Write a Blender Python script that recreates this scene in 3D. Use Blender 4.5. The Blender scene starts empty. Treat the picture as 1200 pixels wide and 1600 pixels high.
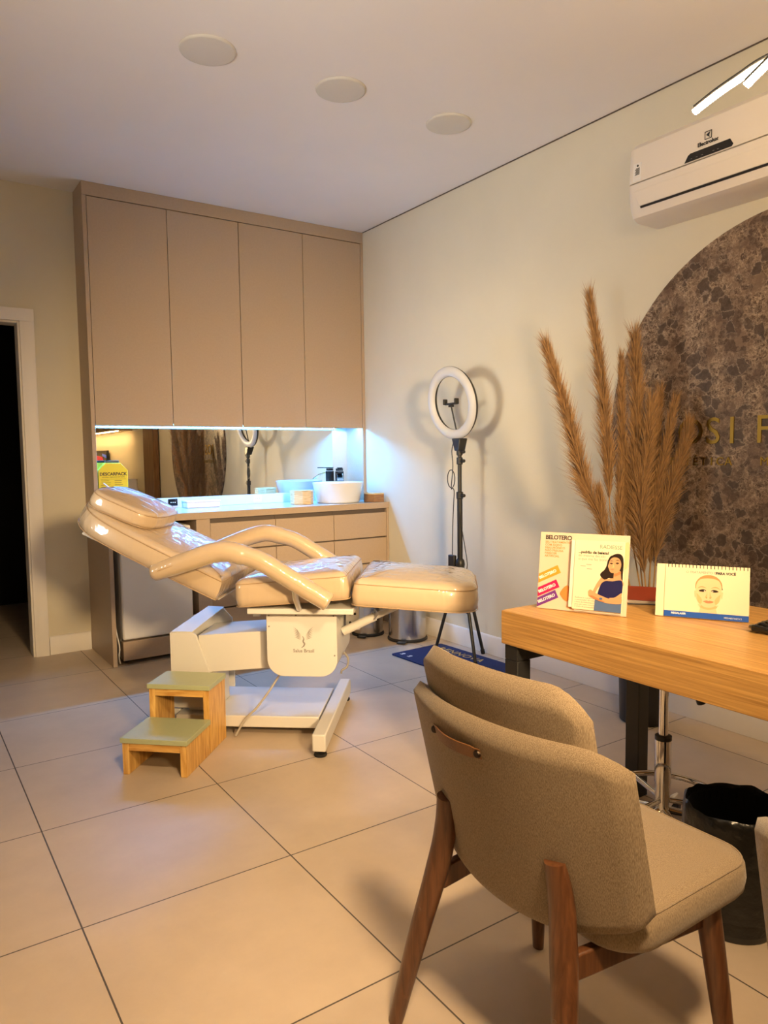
import bpy, bmesh, math, random
from mathutils import Vector, Matrix, noise
random.seed(7)
S = bpy.context.scene
COL = S.collection
R = math.radians
PI = math.pi

# ------------------------------------------------------------------ camera
cam_d = bpy.data.cameras.new('camera')
cam = bpy.data.objects.new('camera', cam_d)
COL.objects.link(cam)
cam_d.sensor_fit = 'VERTICAL'
cam_d.sensor_height = 36.0
cam_d.lens = 25.785
cam_d.clip_start = 0.02
cr = Vector((0.8278, -0.5601, -0.0128)); cu = Vector((0.0535, 0.0566, 0.9970)); cf = Vector((0.5580, 0.8263, -0.0771))
cf.normalize(); cr = cr - cf * cr.dot(cf); cr.normalize(); cu = cr.cross(cf)
m = Matrix((cr, cu, -cf)).transposed().to_4x4()
m.translation = Vector((0, 0, 1.25))
cam.matrix_world = m
S.camera = cam

# ------------------------------------------------------------------ world, exposure, lights
w = bpy.data.worlds.new('world'); S.world = w; w.use_nodes = True
w.node_tree.nodes['Background'].inputs[0].default_value = (1.0, 0.85, 0.66, 1)
w.node_tree.nodes['Background'].inputs[1].default_value = 0.01
S.view_settings.view_transform = 'Standard'
S.view_settings.look = 'None'
S.view_settings.exposure = 0.0
S.view_settings.gamma = 1.0
S.view_settings.use_curve_mapping = False

LED_STRENGTH = 430.0        # cool strip below the wall cabinets
PENDANT_STRENGTH = 135.0    # warm curved pendant above the desk
COVE_STRENGTH = 75.0       # warm strip in the reception behind the camera

def area_light(name, loc, target, size, power, color, size_y=None, spread=None):
    d = bpy.data.lights.new(name, 'AREA')
    d.energy = power; d.color = color; d.size = size; d.shape = 'DISK'
    if size_y:
        d.shape = 'RECTANGLE'; d.size_y = size_y
    if spread: d.spread = R(spread)
    o = bpy.data.objects.new(name, d); COL.objects.link(o)
    o.location = loc
    o.rotation_euler = (Vector(target) - Vector(loc)).to_track_quat('-Z', 'Y').to_euler()
    return o
WARM = (1.0, 0.66, 0.34)
area_light('reception_spot', (0.75, -1.3, 1.95), (2.0, 3.3, 1.0), 0.4, 22, (1.0, 0.69, 0.35), spread=43)
area_light('floor_fill', (0.45, -0.2, 2.9), (0.85, 1.6, 0.0), 0.35, 32, (1.0, 0.69, 0.37), spread=78)  # added fill, brightens the near floor but spares the back wall
area_light('corridor_light', (-1.25, 3.45, 1.5), (2.9, 3.45, 1.55), 0.8, 6, (1.0, 0.90, 0.74), spread=50)
area_light('ceiling_fill', (-1.25, 0.6, 1.3), (1.1, 2.2, 2.93), 1.0, 17, (1.0, 0.92, 0.83), spread=66)  # added fill aimed up to lift the ceiling, no window behind it

# ------------------------------------------------------------------ materials
def mat(name, col, rough=0.5, metal=0.0, coat=0.0, noise_amt=0.0, noise_scale=20.0, bump=0.0, bump_scale=60.0,
        emit=None, strength=0.0, sheen=0.0, spec=0.5, trans=0.0, stretch=None):
    m = bpy.data.materials.new(name); m.use_nodes = True
    nt = m.node_tree; b = nt.nodes['Principled BSDF']
    b.inputs['Base Color'].default_value = (*col, 1)
    b.inputs['Roughness'].default_value = rough
    b.inputs['Metallic'].default_value = metal
    b.inputs['Coat Weight'].default_value = coat
    b.inputs['Coat Roughness'].default_value = 0.05
    b.inputs['Specular IOR Level'].default_value = spec
    b.inputs['Sheen Weight'].default_value = sheen
    b.inputs['Transmission Weight'].default_value = trans
    if emit:
        b.inputs['Emission Color'].default_value = (*emit, 1)
        b.inputs['Emission Strength'].default_value = strength
    tc = nt.nodes.new('ShaderNodeTexCoord')
    vec = tc.outputs['Object']
    if stretch:
        mp = nt.nodes.new('ShaderNodeMapping'); mp.inputs['Scale'].default_value = stretch
        nt.links.new(vec, mp.inputs['Vector']); vec = mp.outputs['Vector']
    if noise_amt > 0:
        n = nt.nodes.new('ShaderNodeTexNoise'); n.inputs['Scale'].default_value = noise_scale; n.inputs['Detail'].default_value = 5
        nt.links.new(vec, n.inputs['Vector'])
        r = nt.nodes.new('ShaderNodeValToRGB')
        r.color_ramp.elements[0].position = 0.3; r.color_ramp.elements[1].position = 0.7
        r.color_ramp.elements[0].color = (*[c * (1 - noise_amt) for c in col], 1)
        r.color_ramp.elements[1].color = (*[min(1, c * (1 + noise_amt)) for c in col], 1)
        nt.links.new(n.outputs['Fac'], r.inputs['Fac']); nt.links.new(r.outputs['Color'], b.inputs['Base Color'])
    if bump > 0:
        n2 = nt.nodes.new('ShaderNodeTexNoise'); n2.inputs['Scale'].default_value = bump_scale; n2.inputs['Detail'].default_value = 3
        nt.links.new(vec, n2.inputs['Vector'])
        bp = nt.nodes.new('ShaderNodeBump'); bp.inputs['Strength'].default_value = bump; bp.inputs['Distance'].default_value = 0.01
        nt.links.new(n2.outputs['Fac'], bp.inputs['Height']); nt.links.new(bp.outputs['Normal'], b.inputs['Normal'])
    return m

def ramp(nt, stops):
    r = nt.nodes.new('ShaderNodeValToRGB'); e = r.color_ramp.elements
    e[0].position, e[0].color = stops[0][0], (*stops[0][1], 1)
    e[1].position, e[1].color = stops[-1][0], (*stops[-1][1], 1)
    for p, c in stops[1:-1]:
        x = e.new(p); x.color = (*c, 1)
    return r

def wood_mat(name, dark, light, scale=(1, 1, 1), rough=0.45, fine=14.0, coat=0.0):
    """grain runs along the axis whose scale is smallest"""
    m = bpy.data.materials.new(name); m.use_nodes = True
    nt = m.node_tree; b = nt.nodes['Principled BSDF']
    tc = nt.nodes.new('ShaderNodeTexCoord'); mp = nt.nodes.new('ShaderNodeMapping')
    mp.inputs['Scale'].default_value = scale
    nt.links.new(tc.outputs['Object'], mp.inputs['Vector'])
    n = nt.nodes.new('ShaderNodeTexNoise'); n.inputs['Scale'].default_value = fine; n.inputs['Detail'].default_value = 6; n.inputs['Distortion'].default_value = 0.6
    nt.links.new(mp.outputs['Vector'], n.inputs['Vector'])
    mid = [(a + c) / 2 for a, c in zip(dark, light)]
    r = ramp(nt, [(0.33, dark), (0.5, mid), (0.66, light)])
    nt.links.new(n.outputs['Fac'], r.inputs['Fac']); nt.links.new(r.outputs['Color'], b.inputs['Base Color'])
    b.inputs['Roughness'].default_value = rough; b.inputs['Coat Weight'].default_value = coat
    bp = nt.nodes.new('ShaderNodeBump'); bp.inputs['Strength'].default_value = 0.12; bp.inputs['Distance'].default_value = 0.004
    nt.links.new(n.outputs['Fac'], bp.inputs['Height']); nt.links.new(bp.outputs['Normal'], b.inputs['Normal'])
    return m

M = {}
M['wall'] = mat('wall_paint', (0.70, 0.65, 0.515), 0.85, bump=0.05, bump_scale=180, noise_amt=0.02, noise_scale=3)
M['ceiling'] = mat('ceiling_paint', (0.85, 0.82, 0.79), 0.9, noise_amt=0.015, noise_scale=2)
M['disc'] = mat('disc_plastic', (0.70, 0.665, 0.58), 0.6)
M['trim'] = mat('white_trim', (0.80, 0.76, 0.70), 0.45)
M['taupe'] = mat('taupe_laminate', (0.43, 0.325, 0.232), 0.42, noise_amt=0.03, noise_scale=90)
M['taupe_dark'] = mat('taupe_shadow_gap', (0.10, 0.075, 0.06), 0.6)  # dark taupe, shade of gaps put into the colour
M['stone'] = mat('white_engineered_stone', (0.60, 0.62, 0.64), 0.12, noise_amt=0.015, noise_scale=30)
M['mirror'] = mat('mirror_silver', (0.86, 0.87, 0.85), 0.0, metal=1.0)
M['led'] = mat('cool_led', (0.3, 0.5, 0.9), 0.4, emit=(0.07, 0.37, 0.95), strength=LED_STRENGTH)
M['alu'] = mat('brushed_aluminium', (0.75, 0.75, 0.76), 0.3, metal=1.0)
M['ceramic'] = mat('white_ceramic', (0.72, 0.72, 0.71), 0.15, coat=0.4)
M['black_metal'] = mat('black_metal', (0.012, 0.012, 0.013), 0.4)
M['black_plastic'] = mat('black_plastic', (0.014, 0.014, 0.015), 0.42)
M['black_gloss'] = mat('black_gloss', (0.010, 0.010, 0.011), 0.12)
M['chrome'] = mat('chrome', (0.82, 0.82, 0.83), 0.08, metal=1.0)
M['steel'] = mat('stainless_steel', (0.62, 0.61, 0.60), 0.22, metal=1.0, stretch=(1, 1, 14), bump=0.02, bump_scale=40)
M['white_plastic'] = mat('white_plastic', (0.82, 0.80, 0.77), 0.35)
M['ac_white'] = mat('air_conditioner_white', (0.80, 0.74, 0.66), 0.32)
M['fridge'] = mat('fridge_white', (0.76, 0.745, 0.73), 0.35)
M['white_paint'] = mat('white_powder_coat', (0.68, 0.66, 0.62), 0.38)
M['pendant'] = mat('pendant_diffuser', (1, 0.9, 0.7), 0.5, emit=(1.0, 0.70, 0.36), strength=PENDANT_STRENGTH)
M['cove'] = mat('warm_led', (1, 0.8, 0.5), 0.5, emit=(1.0, 0.62, 0.25), strength=COVE_STRENGTH)
M['yellow'] = mat('yellow_card', (0.80, 0.66, 0.02), 0.5)
M['ink'] = mat('black_ink', (0.02, 0.02, 0.02), 0.6)
M['grey_ink'] = mat('grey_ink', (0.26, 0.24, 0.22), 0.6)
M['pine'] = wood_mat('pine_wood', (0.56, 0.27, 0.055), (0.88, 0.56, 0.17), (9, 9, 1.0), 0.4, 7.0)
M['pine_h'] = wood_mat('pine_wood_rail', (0.56, 0.27, 0.055), (0.88, 0.56, 0.17), (1.0, 9, 9), 0.4, 7.0)
M['sage'] = mat('sage_laminate', (0.44, 0.48, 0.28), 0.28, noise_amt=0.02, noise_scale=40)
M['oak'] = wood_mat('oak_laminate', (0.36, 0.185, 0.052), (0.60, 0.34, 0.105), (45, 1.0, 45), 0.36, 3.2)
M['walnut'] = wood_mat('walnut_legs', (0.080, 0.028, 0.010), (0.155, 0.060, 0.023), (16, 16, 1.2), 0.38, 6.0, 0.2)
M['bamboo'] = wood_mat('bamboo_box', (0.52, 0.36, 0.16), (0.76, 0.58, 0.32), (2, 2, 20), 0.45, 6.0)
M['boxwood'] = wood_mat('brown_wood_tray', (0.20, 0.095, 0.035), (0.36, 0.19, 0.075), (2, 2, 26), 0.45, 6.0)
M['leather'] = mat('tan_leather', (0.17, 0.068, 0.02), 0.42, bump=0.15, bump_scale=300)
M['bronze'] = mat('bronze_stud', (0.06, 0.045, 0.035), 0.35, metal=1.0)
M['paper'] = mat('white_card', (0.66, 0.62, 0.55), 0.4)
M['cream_card'] = mat('cream_card', (0.68, 0.60, 0.43), 0.4)
M['plume'] = mat('dry_plume', (0.37, 0.205, 0.078), 0.75, noise_amt=0.25, noise_scale=40, sheen=0.3)
M['stem'] = mat('dry_stem', (0.42, 0.25, 0.09), 0.6, noise_amt=0.2, noise_scale=30)
M['bag'] = mat('black_bin_bag', (0.005, 0.005, 0.005), 0.28, bump=0.5, bump_scale=30)
M['gold'] = mat('brushed_gold', (0.36, 0.23, 0.05), 0.32, metal=1.0)
M['gold_print'] = mat('gold_print', (0.50, 0.34, 0.08), 0.5)
M['rug'] = mat('navy_rug', (0.008, 0.020, 0.105), 0.9, bump=0.2, bump_scale=500)
M['white_print'] = mat('white_print', (0.75, 0.75, 0.75), 0.6)
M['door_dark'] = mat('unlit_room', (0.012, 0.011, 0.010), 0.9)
M['brown_panel'] = wood_mat('brown_wood_panel', (0.14, 0.065, 0.022), (0.24, 0.12, 0.045), (10, 10, 1), 0.5, 4)
M['cloth'] = mat('white_cloth', (0.78, 0.74, 0.68), 0.9, bump=0.3, bump_scale=14)
M['rubber'] = mat('black_rubber', (0.01, 0.01, 0.01), 0.8)
M['screen'] = mat('monitor_glass', (0.02, 0.02, 0.03), 0.2)
M['screen_red'] = mat('screen_red', (0.3, 0.02, 0.02), 0.4, emit=(0.8, 0.03, 0.03), strength=0.7)
M['screen_blue'] = mat('screen_blue', (0.05, 0.08, 0.3), 0.4, emit=(0.08, 0.16, 0.6), strength=0.6)
M['diffuser'] = mat('ring_diffuser', (0.62, 0.62, 0.64), 0.45)
M['grey_cable'] = mat('grey_cable', (0.45, 0.42, 0.37), 0.5)

# pad vinyl under clear plastic
def vinyl():
    m = mat('cream_vinyl_under_plastic', (0.58, 0.445, 0.30), 0.35, coat=1.0)
    nt = m.node_tree; b = nt.nodes['Principled BSDF']; L = nt.links.new
    tc = nt.nodes.new('ShaderNodeTexCoord')
    def layer(rot, scale, sc, dist):
        mp = nt.nodes.new('ShaderNodeMapping'); mp.inputs['Scale'].default_value = scale; mp.inputs['Rotation'].default_value = rot
        L(tc.outputs['Object'], mp.inputs['Vector'])
        n = nt.nodes.new('ShaderNodeTexNoise'); n.inputs['Scale'].default_value = sc; n.inputs['Detail'].default_value = 2; n.inputs['Distortion'].default_value = dist
        n.noise_type = 'RIDGED_MULTIFRACTAL'
        L(mp.outputs['Vector'], n.inputs['Vector']); return n.outputs['Fac']
    a = layer((0.2, 0.5, 0.2), (5, 2.5, 1.4), 3.2, 1.2); c = layer((0.5, -0.4, 0.9), (3, 6, 2), 4.0, 0.8)
    ad = nt.nodes.new('ShaderNodeMath'); ad.operation = 'ADD'; L(a, ad.inputs[0]); L(c, ad.inputs[1])
    bp = nt.nodes.new('ShaderNodeBump'); bp.inputs['Strength'].default_value = 0.48; bp.inputs['Distance'].default_value = 0.010
    L(ad.outputs[0], bp.inputs['Height'])
    L(bp.outputs['Normal'], b.inputs['Coat Normal'])
    bp2 = nt.nodes.new('ShaderNodeBump'); bp2.inputs['Strength'].default_value = 0.10; bp2.inputs['Distance'].default_value = 0.010
    L(ad.outputs[0], bp2.inputs['Height']); L(bp2.outputs['Normal'], b.inputs['Normal'])
    b.inputs['Coat Roughness'].default_value = 0.04; b.inputs['Coat IOR'].default_value = 1.85
    return m
M['vinyl'] = vinyl()
M['piping'] = mat('brown_piping', (0.42, 0.29, 0.17), 0.4)

# woven upholstery
def fabric(name, a, c):
    m = bpy.data.materials.new(name); m.use_nodes = True
    nt = m.node_tree; b = nt.nodes['Principled BSDF']
    tc = nt.nodes.new('ShaderNodeTexCoord')
    mp = nt.nodes.new('ShaderNodeMapping'); mp.inputs['Scale'].default_value = (300, 300, 45)
    nt.links.new(tc.outputs['Object'], mp.inputs['Vector'])
    n = nt.nodes.new('ShaderNodeTexNoise'); n.inputs['Scale'].default_value = 3.0; n.inputs['Detail'].default_value = 4
    nt.links.new(mp.outputs['Vector'], n.inputs['Vector'])
    r = ramp(nt, [(0.34, a), (0.66, c)])
    nt.links.new(n.outputs['Fac'], r.inputs['Fac']); nt.links.new(r.outputs['Color'], b.inputs['Base Color'])
    b.inputs['Roughness'].default_value = 0.95; b.inputs['Sheen Weight'].default_value = 0.25
    b.inputs['Specular IOR Level'].default_value = 0.2
    bp = nt.nodes.new('ShaderNodeBump'); bp.inputs['Strength'].default_value = 0.25; bp.inputs['Distance'].default_value = 0.002
    nt.links.new(n.outputs['Fac'], bp.inputs['Height']); nt.links.new(bp.outputs['Normal'], b.inputs['Normal'])
    return m
M['fabric'] = fabric('beige_woven_fabric', (0.20, 0.145, 0.092), (0.37, 0.285, 0.19))
M['fabric2'] = fabric('greige_woven_fabric', (0.30, 0.24, 0.17), (0.46, 0.38, 0.28))

# floor tiles 0.62 m
def tiles():
    m = bpy.data.materials.new('beige_porcelain_tiles'); m.use_nodes = True
    nt = m.node_tree; b = nt.nodes['Principled BSDF']
    tc = nt.nodes.new('ShaderNodeTexCoord'); mp = nt.nodes.new('ShaderNodeMapping')
    mp.inputs['Location'].default_value = (-0.366 + 6.2, -1.3885 + 6.2, 0)
    nt.links.new(tc.outputs['Object'], mp.inputs['Vector'])
    br = nt.nodes.new('ShaderNodeTexBrick')
    br.offset = 0.0; br.inputs['Scale'].default_value = 1.0
    br.inputs['Brick Width'].default_value = 0.62; br.inputs['Row Height'].default_value = 0.62
    br.inputs['Mortar Size'].default_value = 0.0022; br.inputs['Mortar Smooth'].default_value = 0.0
    br.inputs['Color1'].default_value = (0.60, 0.485, 0.365, 1); br.inputs['Color2'].default_value = (0.565, 0.46, 0.35, 1)
    br.inputs['Mortar'].default_value = (0.10, 0.082, 0.068, 1)
    nt.links.new(mp.outputs['Vector'], br.inputs['Vector'])
    n = nt.nodes.new('ShaderNodeTexNoise'); n.inputs['Scale'].default_value = 2.2; n.inputs['Detail'].default_value = 7; n.inputs['Roughness'].default_value = 0.65
    nt.links.new(tc.outputs['Object'], n.inputs['Vector'])
    r = ramp(nt, [(0.3, (0.86, 0.85, 0.84)), (0.7, (1.05, 1.05, 1.05))])
    nt.links.new(n.outputs['Fac'], r.inputs['Fac'])
    mx = nt.nodes.new('ShaderNodeMix'); mx.data_type = 'RGBA'; mx.blend_type = 'MULTIPLY'; mx.inputs[0].default_value = 1.0
    nt.links.new(br.outputs['Color'], mx.inputs[6]); nt.links.new(r.outputs['Color'], mx.inputs[7])
    nt.links.new(mx.outputs[2], b.inputs['Base Color'])
    b.inputs['Roughness'].default_value = 0.42; b.inputs['Specular IOR Level'].default_value = 0.4
    bp = nt.nodes.new('ShaderNodeBump'); bp.inputs['Strength'].default_value = 0.5; bp.inputs['Distance'].default_value = 0.002; bp.invert = True
    nt.links.new(br.outputs['Fac'], bp.inputs['Height']); nt.links.new(bp.outputs['Normal'], b.inputs['Normal'])
    return m
M['tiles'] = tiles()

# brown veined marble
def marble():
    m = bpy.data.materials.new('brown_veined_marble'); m.use_nodes = True
    nt = m.node_tree; b = nt.nodes['Principled BSDF']; L = nt.links.new
    tc = nt.nodes.new('ShaderNodeTexCoord')
    def nz(scale, det=5, rough=.6):
        n = nt.nodes.new('ShaderNodeTexNoise'); n.inputs['Scale'].default_value = scale; n.inputs['Detail'].default_value = det; n.inputs['Roughness'].default_value = rough
        L(tc.outputs['Object'], n.inputs['Vector']); return n
    def mixc(kind, fac, a, c):
        x = nt.nodes.new('ShaderNodeMix'); x.data_type = 'RGBA'; x.blend_type = kind; x.clamp_result = True
        for sock, v in ((0, fac), (6, a), (7, c)):
            if isinstance(v, (int, float)): x.inputs[sock].default_value = v
            elif isinstance(v, tuple): x.inputs[sock].default_value = (*v, 1)
            else: L(v, x.inputs[sock])
        return x.outputs[2]
    def warp(scale, amt): 
        x = nt.nodes.new('ShaderNodeMix'); x.data_type = 'RGBA'; x.blend_type = 'LINEAR_LIGHT'; x.inputs[0].default_value = amt
        L(tc.outputs['Object'], x.inputs[6]); L(nz(scale, 5).outputs['Color'], x.inputs[7]); return x.outputs[2]
    w1 = warp(16, .035); w2 = warp(26, .030)
    def veins(vec, scale, hi):
        v = nt.nodes.new('ShaderNodeTexVoronoi'); v.feature = 'DISTANCE_TO_EDGE'; v.inputs['Scale'].default_value = scale; L(vec, v.inputs['Vector'])
        r = ramp(nt, [(0.0, (1, 1, 1)), (hi, (.30, .30, .30)), (hi * 3, (0, 0, 0))]); L(v.outputs['Distance'], r.inputs['Fac']); return r.outputs['Color']
    def cells(vec, scale, stops):
        v = nt.nodes.new('ShaderNodeTexVoronoi'); v.inputs['Scale'].default_value = scale; L(vec, v.inputs['Vector'])
        sp = nt.nodes.new('ShaderNodeSeparateColor'); L(v.outputs['Color'], sp.inputs[0])
        r = ramp(nt, stops); L(sp.outputs[0], r.inputs['Fac']); return r.outputs['Color']
    # small clasts of mixed browns, with a few bigger dark ones among them
    small = cells(w2, 34, [(.2, (.078, .046, .030)), (.6, (.130, .080, .053)), (.95, (.195, .128, .086))])
    big_sel = cells(w1, 20, [(.74, (0, 0, 0)), (.76, (.85, .85, .85))])
    fine = mixc('SCREEN', 1, veins(w2, 34, .06), veins(w2, 70, .08))
    patch = ramp(nt, [(.38, (.10, .10, .10)), (.60, (1, 1, 1))]); L(nz(10, 4).outputs['Fac'], patch.inputs['Fac'])
    grain = ramp(nt, [(.38, (.25, .25, .25)), (.6, (1, 1, 1))]); L(nz(60, 4, .7).outputs['Fac'], grain.inputs['Fac'])
    fine = mixc('MULTIPLY', 1, mixc('MULTIPLY', 1, fine, patch.outputs['Color']), grain.outputs['Color'])
    col = mixc('MIX', fine, small, (.56, .43, .31))
    mott = ramp(nt, [(.35, (.048, .031, .023)), (.65, (.085, .056, .041))]); L(nz(20, 6, .7).outputs['Fac'], mott.inputs['Fac'])
    big = mixc('MIX', veins(w1, 20, .03), mott.outputs['Color'], (.40, .31, .23))
    col = mixc('MIX', big_sel, col, big)
    L(col, b.inputs['Base Color'])
    b.inputs['Roughness'].default_value = 0.35
    return m
M['marble'] = marble()

# ------------------------------------------------------------------ mesh helpers
class B:
    def __init__(self): self.bm = bmesh.new(); self.mi = 0
    def _v(self, p): return self.bm.verts.new(p)
    def _f(self, vs):
        try:
            f = self.bm.faces.new(vs); f.material_index = self.mi; return f
        except ValueError: return None
    def box(self, x0, x1, y0, y1, z0, z1):
        v = [self._v((x, y, z)) for z in (z0, z1) for y in (y0, y1) for x in (x0, x1)]
        for q in ((0, 2, 3, 1), (4, 5, 7, 6), (0, 1, 5, 4), (2, 6, 7, 3), (0, 4, 6, 2), (1, 3, 7, 5)): self._f([v[i] for i in q])
        return self
    def hexa(self, lo, hi):
        """lo, hi: four points each, same winding"""
        a = [self._v(p) for p in lo]; c = [self._v(p) for p in hi]
        self._f(a[::-1]); self._f(c)
        for i in range(4): self._f([a[i], a[(i + 1) % 4], c[(i + 1) % 4], c[i]])
        return self
    def prism(self, pts, d):
        """closed 3D polygon pts extruded by vector d"""
        d = Vector(d); a = [self._v(Vector(p)) for p in pts]; c = [self._v(Vector(p) + d) for p in pts]
        self._f(a[::-1]); self._f(c); n = len(pts)
        for i in range(n): self._f([a[i], a[(i + 1) % n], c[(i + 1) % n], c[i]])
        return self
    def poly(self, pts): self._f([self._v(p) for p in pts]); return self
    def cyl(self, p0, p1, r0, r1=None, n=20, caps=True):
        r1 = r0 if r1 is None else r1; p0 = Vector(p0); p1 = Vector(p1); ax = (p1 - p0).normalized()
        u = ax.orthogonal().normalized(); v = ax.cross(u)
        rings = []
        for p, r in ((p0, r0), (p1, r1)):
            rings.append([self._v(p + (u * math.cos(2 * PI * i / n) + v * math.sin(2 * PI * i / n)) * r) for i in range(n)])
        for i in range(n): self._f([rings[0][i], rings[0][(i + 1) % n], rings[1][(i + 1) % n], rings[1][i]])
        if caps: self._f(rings[0][::-1]); self._f(rings[1])
        return self
    def tube(self, pts, r, n=10, closed=False, caps=True, squash=None):
        """r: number or list; squash=(axis vector, factor) flattens the section along an axis"""
        P = [Vector(p) for p in pts]; k = len(P); rr = r if isinstance(r, (list, tuple)) else [r] * k
        T = []
        for i in range(k):
            a = P[(i - 1) % k] if (closed or i > 0) else P[i]; c = P[(i + 1) % k] if (closed or i < k - 1) else P[i]
            T.append((c - a).normalized())
        u = T[0].orthogonal().normalized(); rings = []
        for i in range(k):
            u = (u - T[i] * u.dot(T[i])).normalized(); v = T[i].cross(u); ring = []
            for j in range(n):
                o = (u * math.cos(2 * PI * j / n) + v * math.sin(2 * PI * j / n)) * rr[i]
                if squash: a = Vector(squash[0]); o = o + a * (o.dot(a) * (squash[1] - 1))
                ring.append(self._v(P[i] + o))
            rings.append(ring)
        for i in range(k if closed else k - 1):
            A, C = rings[i], rings[(i + 1) % k]
            off = 0
            if closed and i == k - 1:
                off = min(range(n), key=lambda s: (C[s].co - A[0].co).length)
            for j in range(n): self._f([A[j], A[(j + 1) % n], C[(j + 1 + off) % n], C[(j + off) % n]])
        if caps and not closed: self._f(rings[0][::-1]); self._f(rings[-1])
        return self
    def lathe(self, prof, c=(0, 0, 0), n=40, ax='z'):
        """prof: (radius, height) list turned about z through c"""
        rings = []
        for r, z in prof:
            if r < 1e-6: rings.append([self._v((c[0], c[1], c[2] + z))])
            else: rings.append([self._v((c[0] + r * math.cos(2 * PI * i / n), c[1] + r * math.sin(2 * PI * i / n), c[2] + z)) for i in range(n)])
        for A, C in zip(rings, rings[1:]):
            for i in range(n):
                j = (i + 1) % n
                if len(A) == 1 and len(C) == 1: continue
                if len(A) == 1: self._f([A[0], C[j], C[i]])
                elif len(C) == 1: self._f([A[i], A[j], C[0]])
                else: self._f([A[i], A[j], C[j], C[i]])
        return self
    def grid(self, rows):
        V = [[self._v(p) for p in r] for r in rows]
        for a, c in zip(V, V[1:]):
            for i in range(len(a) - 1): self._f([a[i], a[i + 1], c[i + 1], c[i]])
        return self
    def sphere(self, c, r, sc=(1, 1, 1), n=20):
        prof = [(r * math.sin(PI * i / 12), -r * math.cos(PI * i / 12)) for i in range(13)]
        s0 = len(self.bm.verts); self.bm.verts.ensure_lookup_table()
        self.lathe(prof, (0, 0, 0), n); self.bm.verts.ensure_lookup_table()
        for v in list(self.bm.verts)[s0:]: v.co = Vector((v.co.x * sc[0], v.co.y * sc[1], v.co.z * sc[2])) + Vector(c)
        return self
    def xf(self, mtx): self.bm.transform(mtx); return self
    def build(self, name, mats, parent=None, bevel=0.0, seg=2, angle=40, loc=None, rotz=None, sub=0, solid=0.0, weld=False):
        if weld: bmesh.ops.remove_doubles(self.bm, verts=self.bm.verts, dist=1e-5)
        bmesh.ops.recalc_face_normals(self.bm, faces=self.bm.faces)
        me = bpy.data.meshes.new(name); self.bm.to_mesh(me); self.bm.free()
        for mm in (mats if isinstance(mats, list) else [mats]): me.materials.append(M[mm] if isinstance(mm, str) else mm)
        me.polygons.foreach_set('use_smooth', [True] * len(me.polygons))
        me.set_sharp_from_angle(angle=R(angle))
        o = bpy.data.objects.new(name, me); COL.objects.link(o)
        if parent: o.parent = parent
        if loc is not None: o.location = loc
        if rotz is not None: o.rotation_euler = (0, 0, rotz)
        if solid: md = o.modifiers.new('thickness', 'SOLIDIFY'); md.thickness = solid; md.offset = 0
        if bevel:
            md = o.modifiers.new('edges', 'BEVEL'); md.width = bevel; md.segments = seg; md.limit_method = 'ANGLE'; md.angle_limit = R(35)
        if sub: md = o.modifiers.new('smooth', 'SUBSURF'); md.levels = sub; md.render_levels = sub
        return o

def tag(o, label, cat, group=None, kind=None):
    if label: o['label'] = label
    if cat: o['category'] = cat
    if group: o['group'] = group
    if kind: o['kind'] = kind
    return o
def struct(o): o['kind'] = 'structure'; return o
def thing(name, label, cat, loc=(0, 0, 0), rotz=0.0, group=None):
    o = bpy.data.objects.new(name, None); COL.objects.link(o); o.empty_display_size = 0.05
    o.location = loc; o.rotation_euler = (0, 0, rotz)
    return tag(o, label, cat, group)

DG = bpy.context.evaluated_depsgraph_get
def text_bm(bld, s, size, origin, ex, ey, align='LEFT', depth=0.0006, spacing=1.0, bold=0.0, shear=0.0):
    """write s into builder: origin, right and up vectors in the builder's space"""
    cu = bpy.data.curves.new('t', 'FONT'); cu.body = s; cu.size = size; cu.align_x = align; cu.extrude = depth; cu.space_character = spacing
    cu.offset = bold; cu.shear = shear; cu.resolution_u = 3
    ob = bpy.data.objects.new('t', cu); COL.objects.link(ob)
    me = bpy.data.meshes.new_from_object(ob.evaluated_get(DG()))
    ex = Vector(ex).normalized(); ey = Vector(ey).normalized(); en = ex.cross(ey)
    mx = Matrix((ex, ey, en)).transposed().to_4x4(); mx.translation = Vector(origin)
    me.transform(mx)
    n0 = len(bld.bm.faces)
    bld.bm.from_mesh(me); bld.bm.faces.ensure_lookup_table()
    for f in bld.bm.faces[n0:]: f.material_index = bld.mi
    bpy.data.objects.remove(ob); bpy.data.curves.remove(cu); bpy.data.meshes.remove(me)
    return bld

def smooth_path(pts, k=8):
    """Catmull-Rom through pts"""
    P = [Vector(p) for p in pts]; out = []
    for i in range(len(P) - 1):
        p0 = P[max(i - 1, 0)]; p1 = P[i]; p2 = P[i + 1]; p3 = P[min(i + 2, len(P) - 1)]
        for j in range(k):
            t = j / k
            out.append(0.5 * ((2 * p1) + (p2 - p0) * t + (2 * p0 - 5 * p1 + 4 * p2 - p3) * t * t + (3 * p1 - p0 - 3 * p2 + p3) * t ** 3))
    out.append(P[-1]); return out

def rounded(x0, x1, y0, y1, r, n=6):
    """2D rounded rectangle, r number or (x0y0, x1y0, x1y1, x0y1)"""
    rs = r if isinstance(r, (list, tuple)) else (r,) * 4; out = []
    for (cx, cy, a0, q) in ((x0 + rs[0], y0 + rs[0], PI, rs[0]), (x1 - rs[1], y0 + rs[1], 1.5 * PI, rs[1]), (x1 - rs[2], y1 - rs[2], 0, rs[2]), (x0 + rs[3], y1 - rs[3], 0.5 * PI, rs[3])):
        if q <= 0: out.append((cx, cy)); continue
        for i in range(n + 1):
            a = a0 + PI / 2 * i / n; out.append((cx + q * math.cos(a), cy + q * math.sin(a)))
    return out

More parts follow.
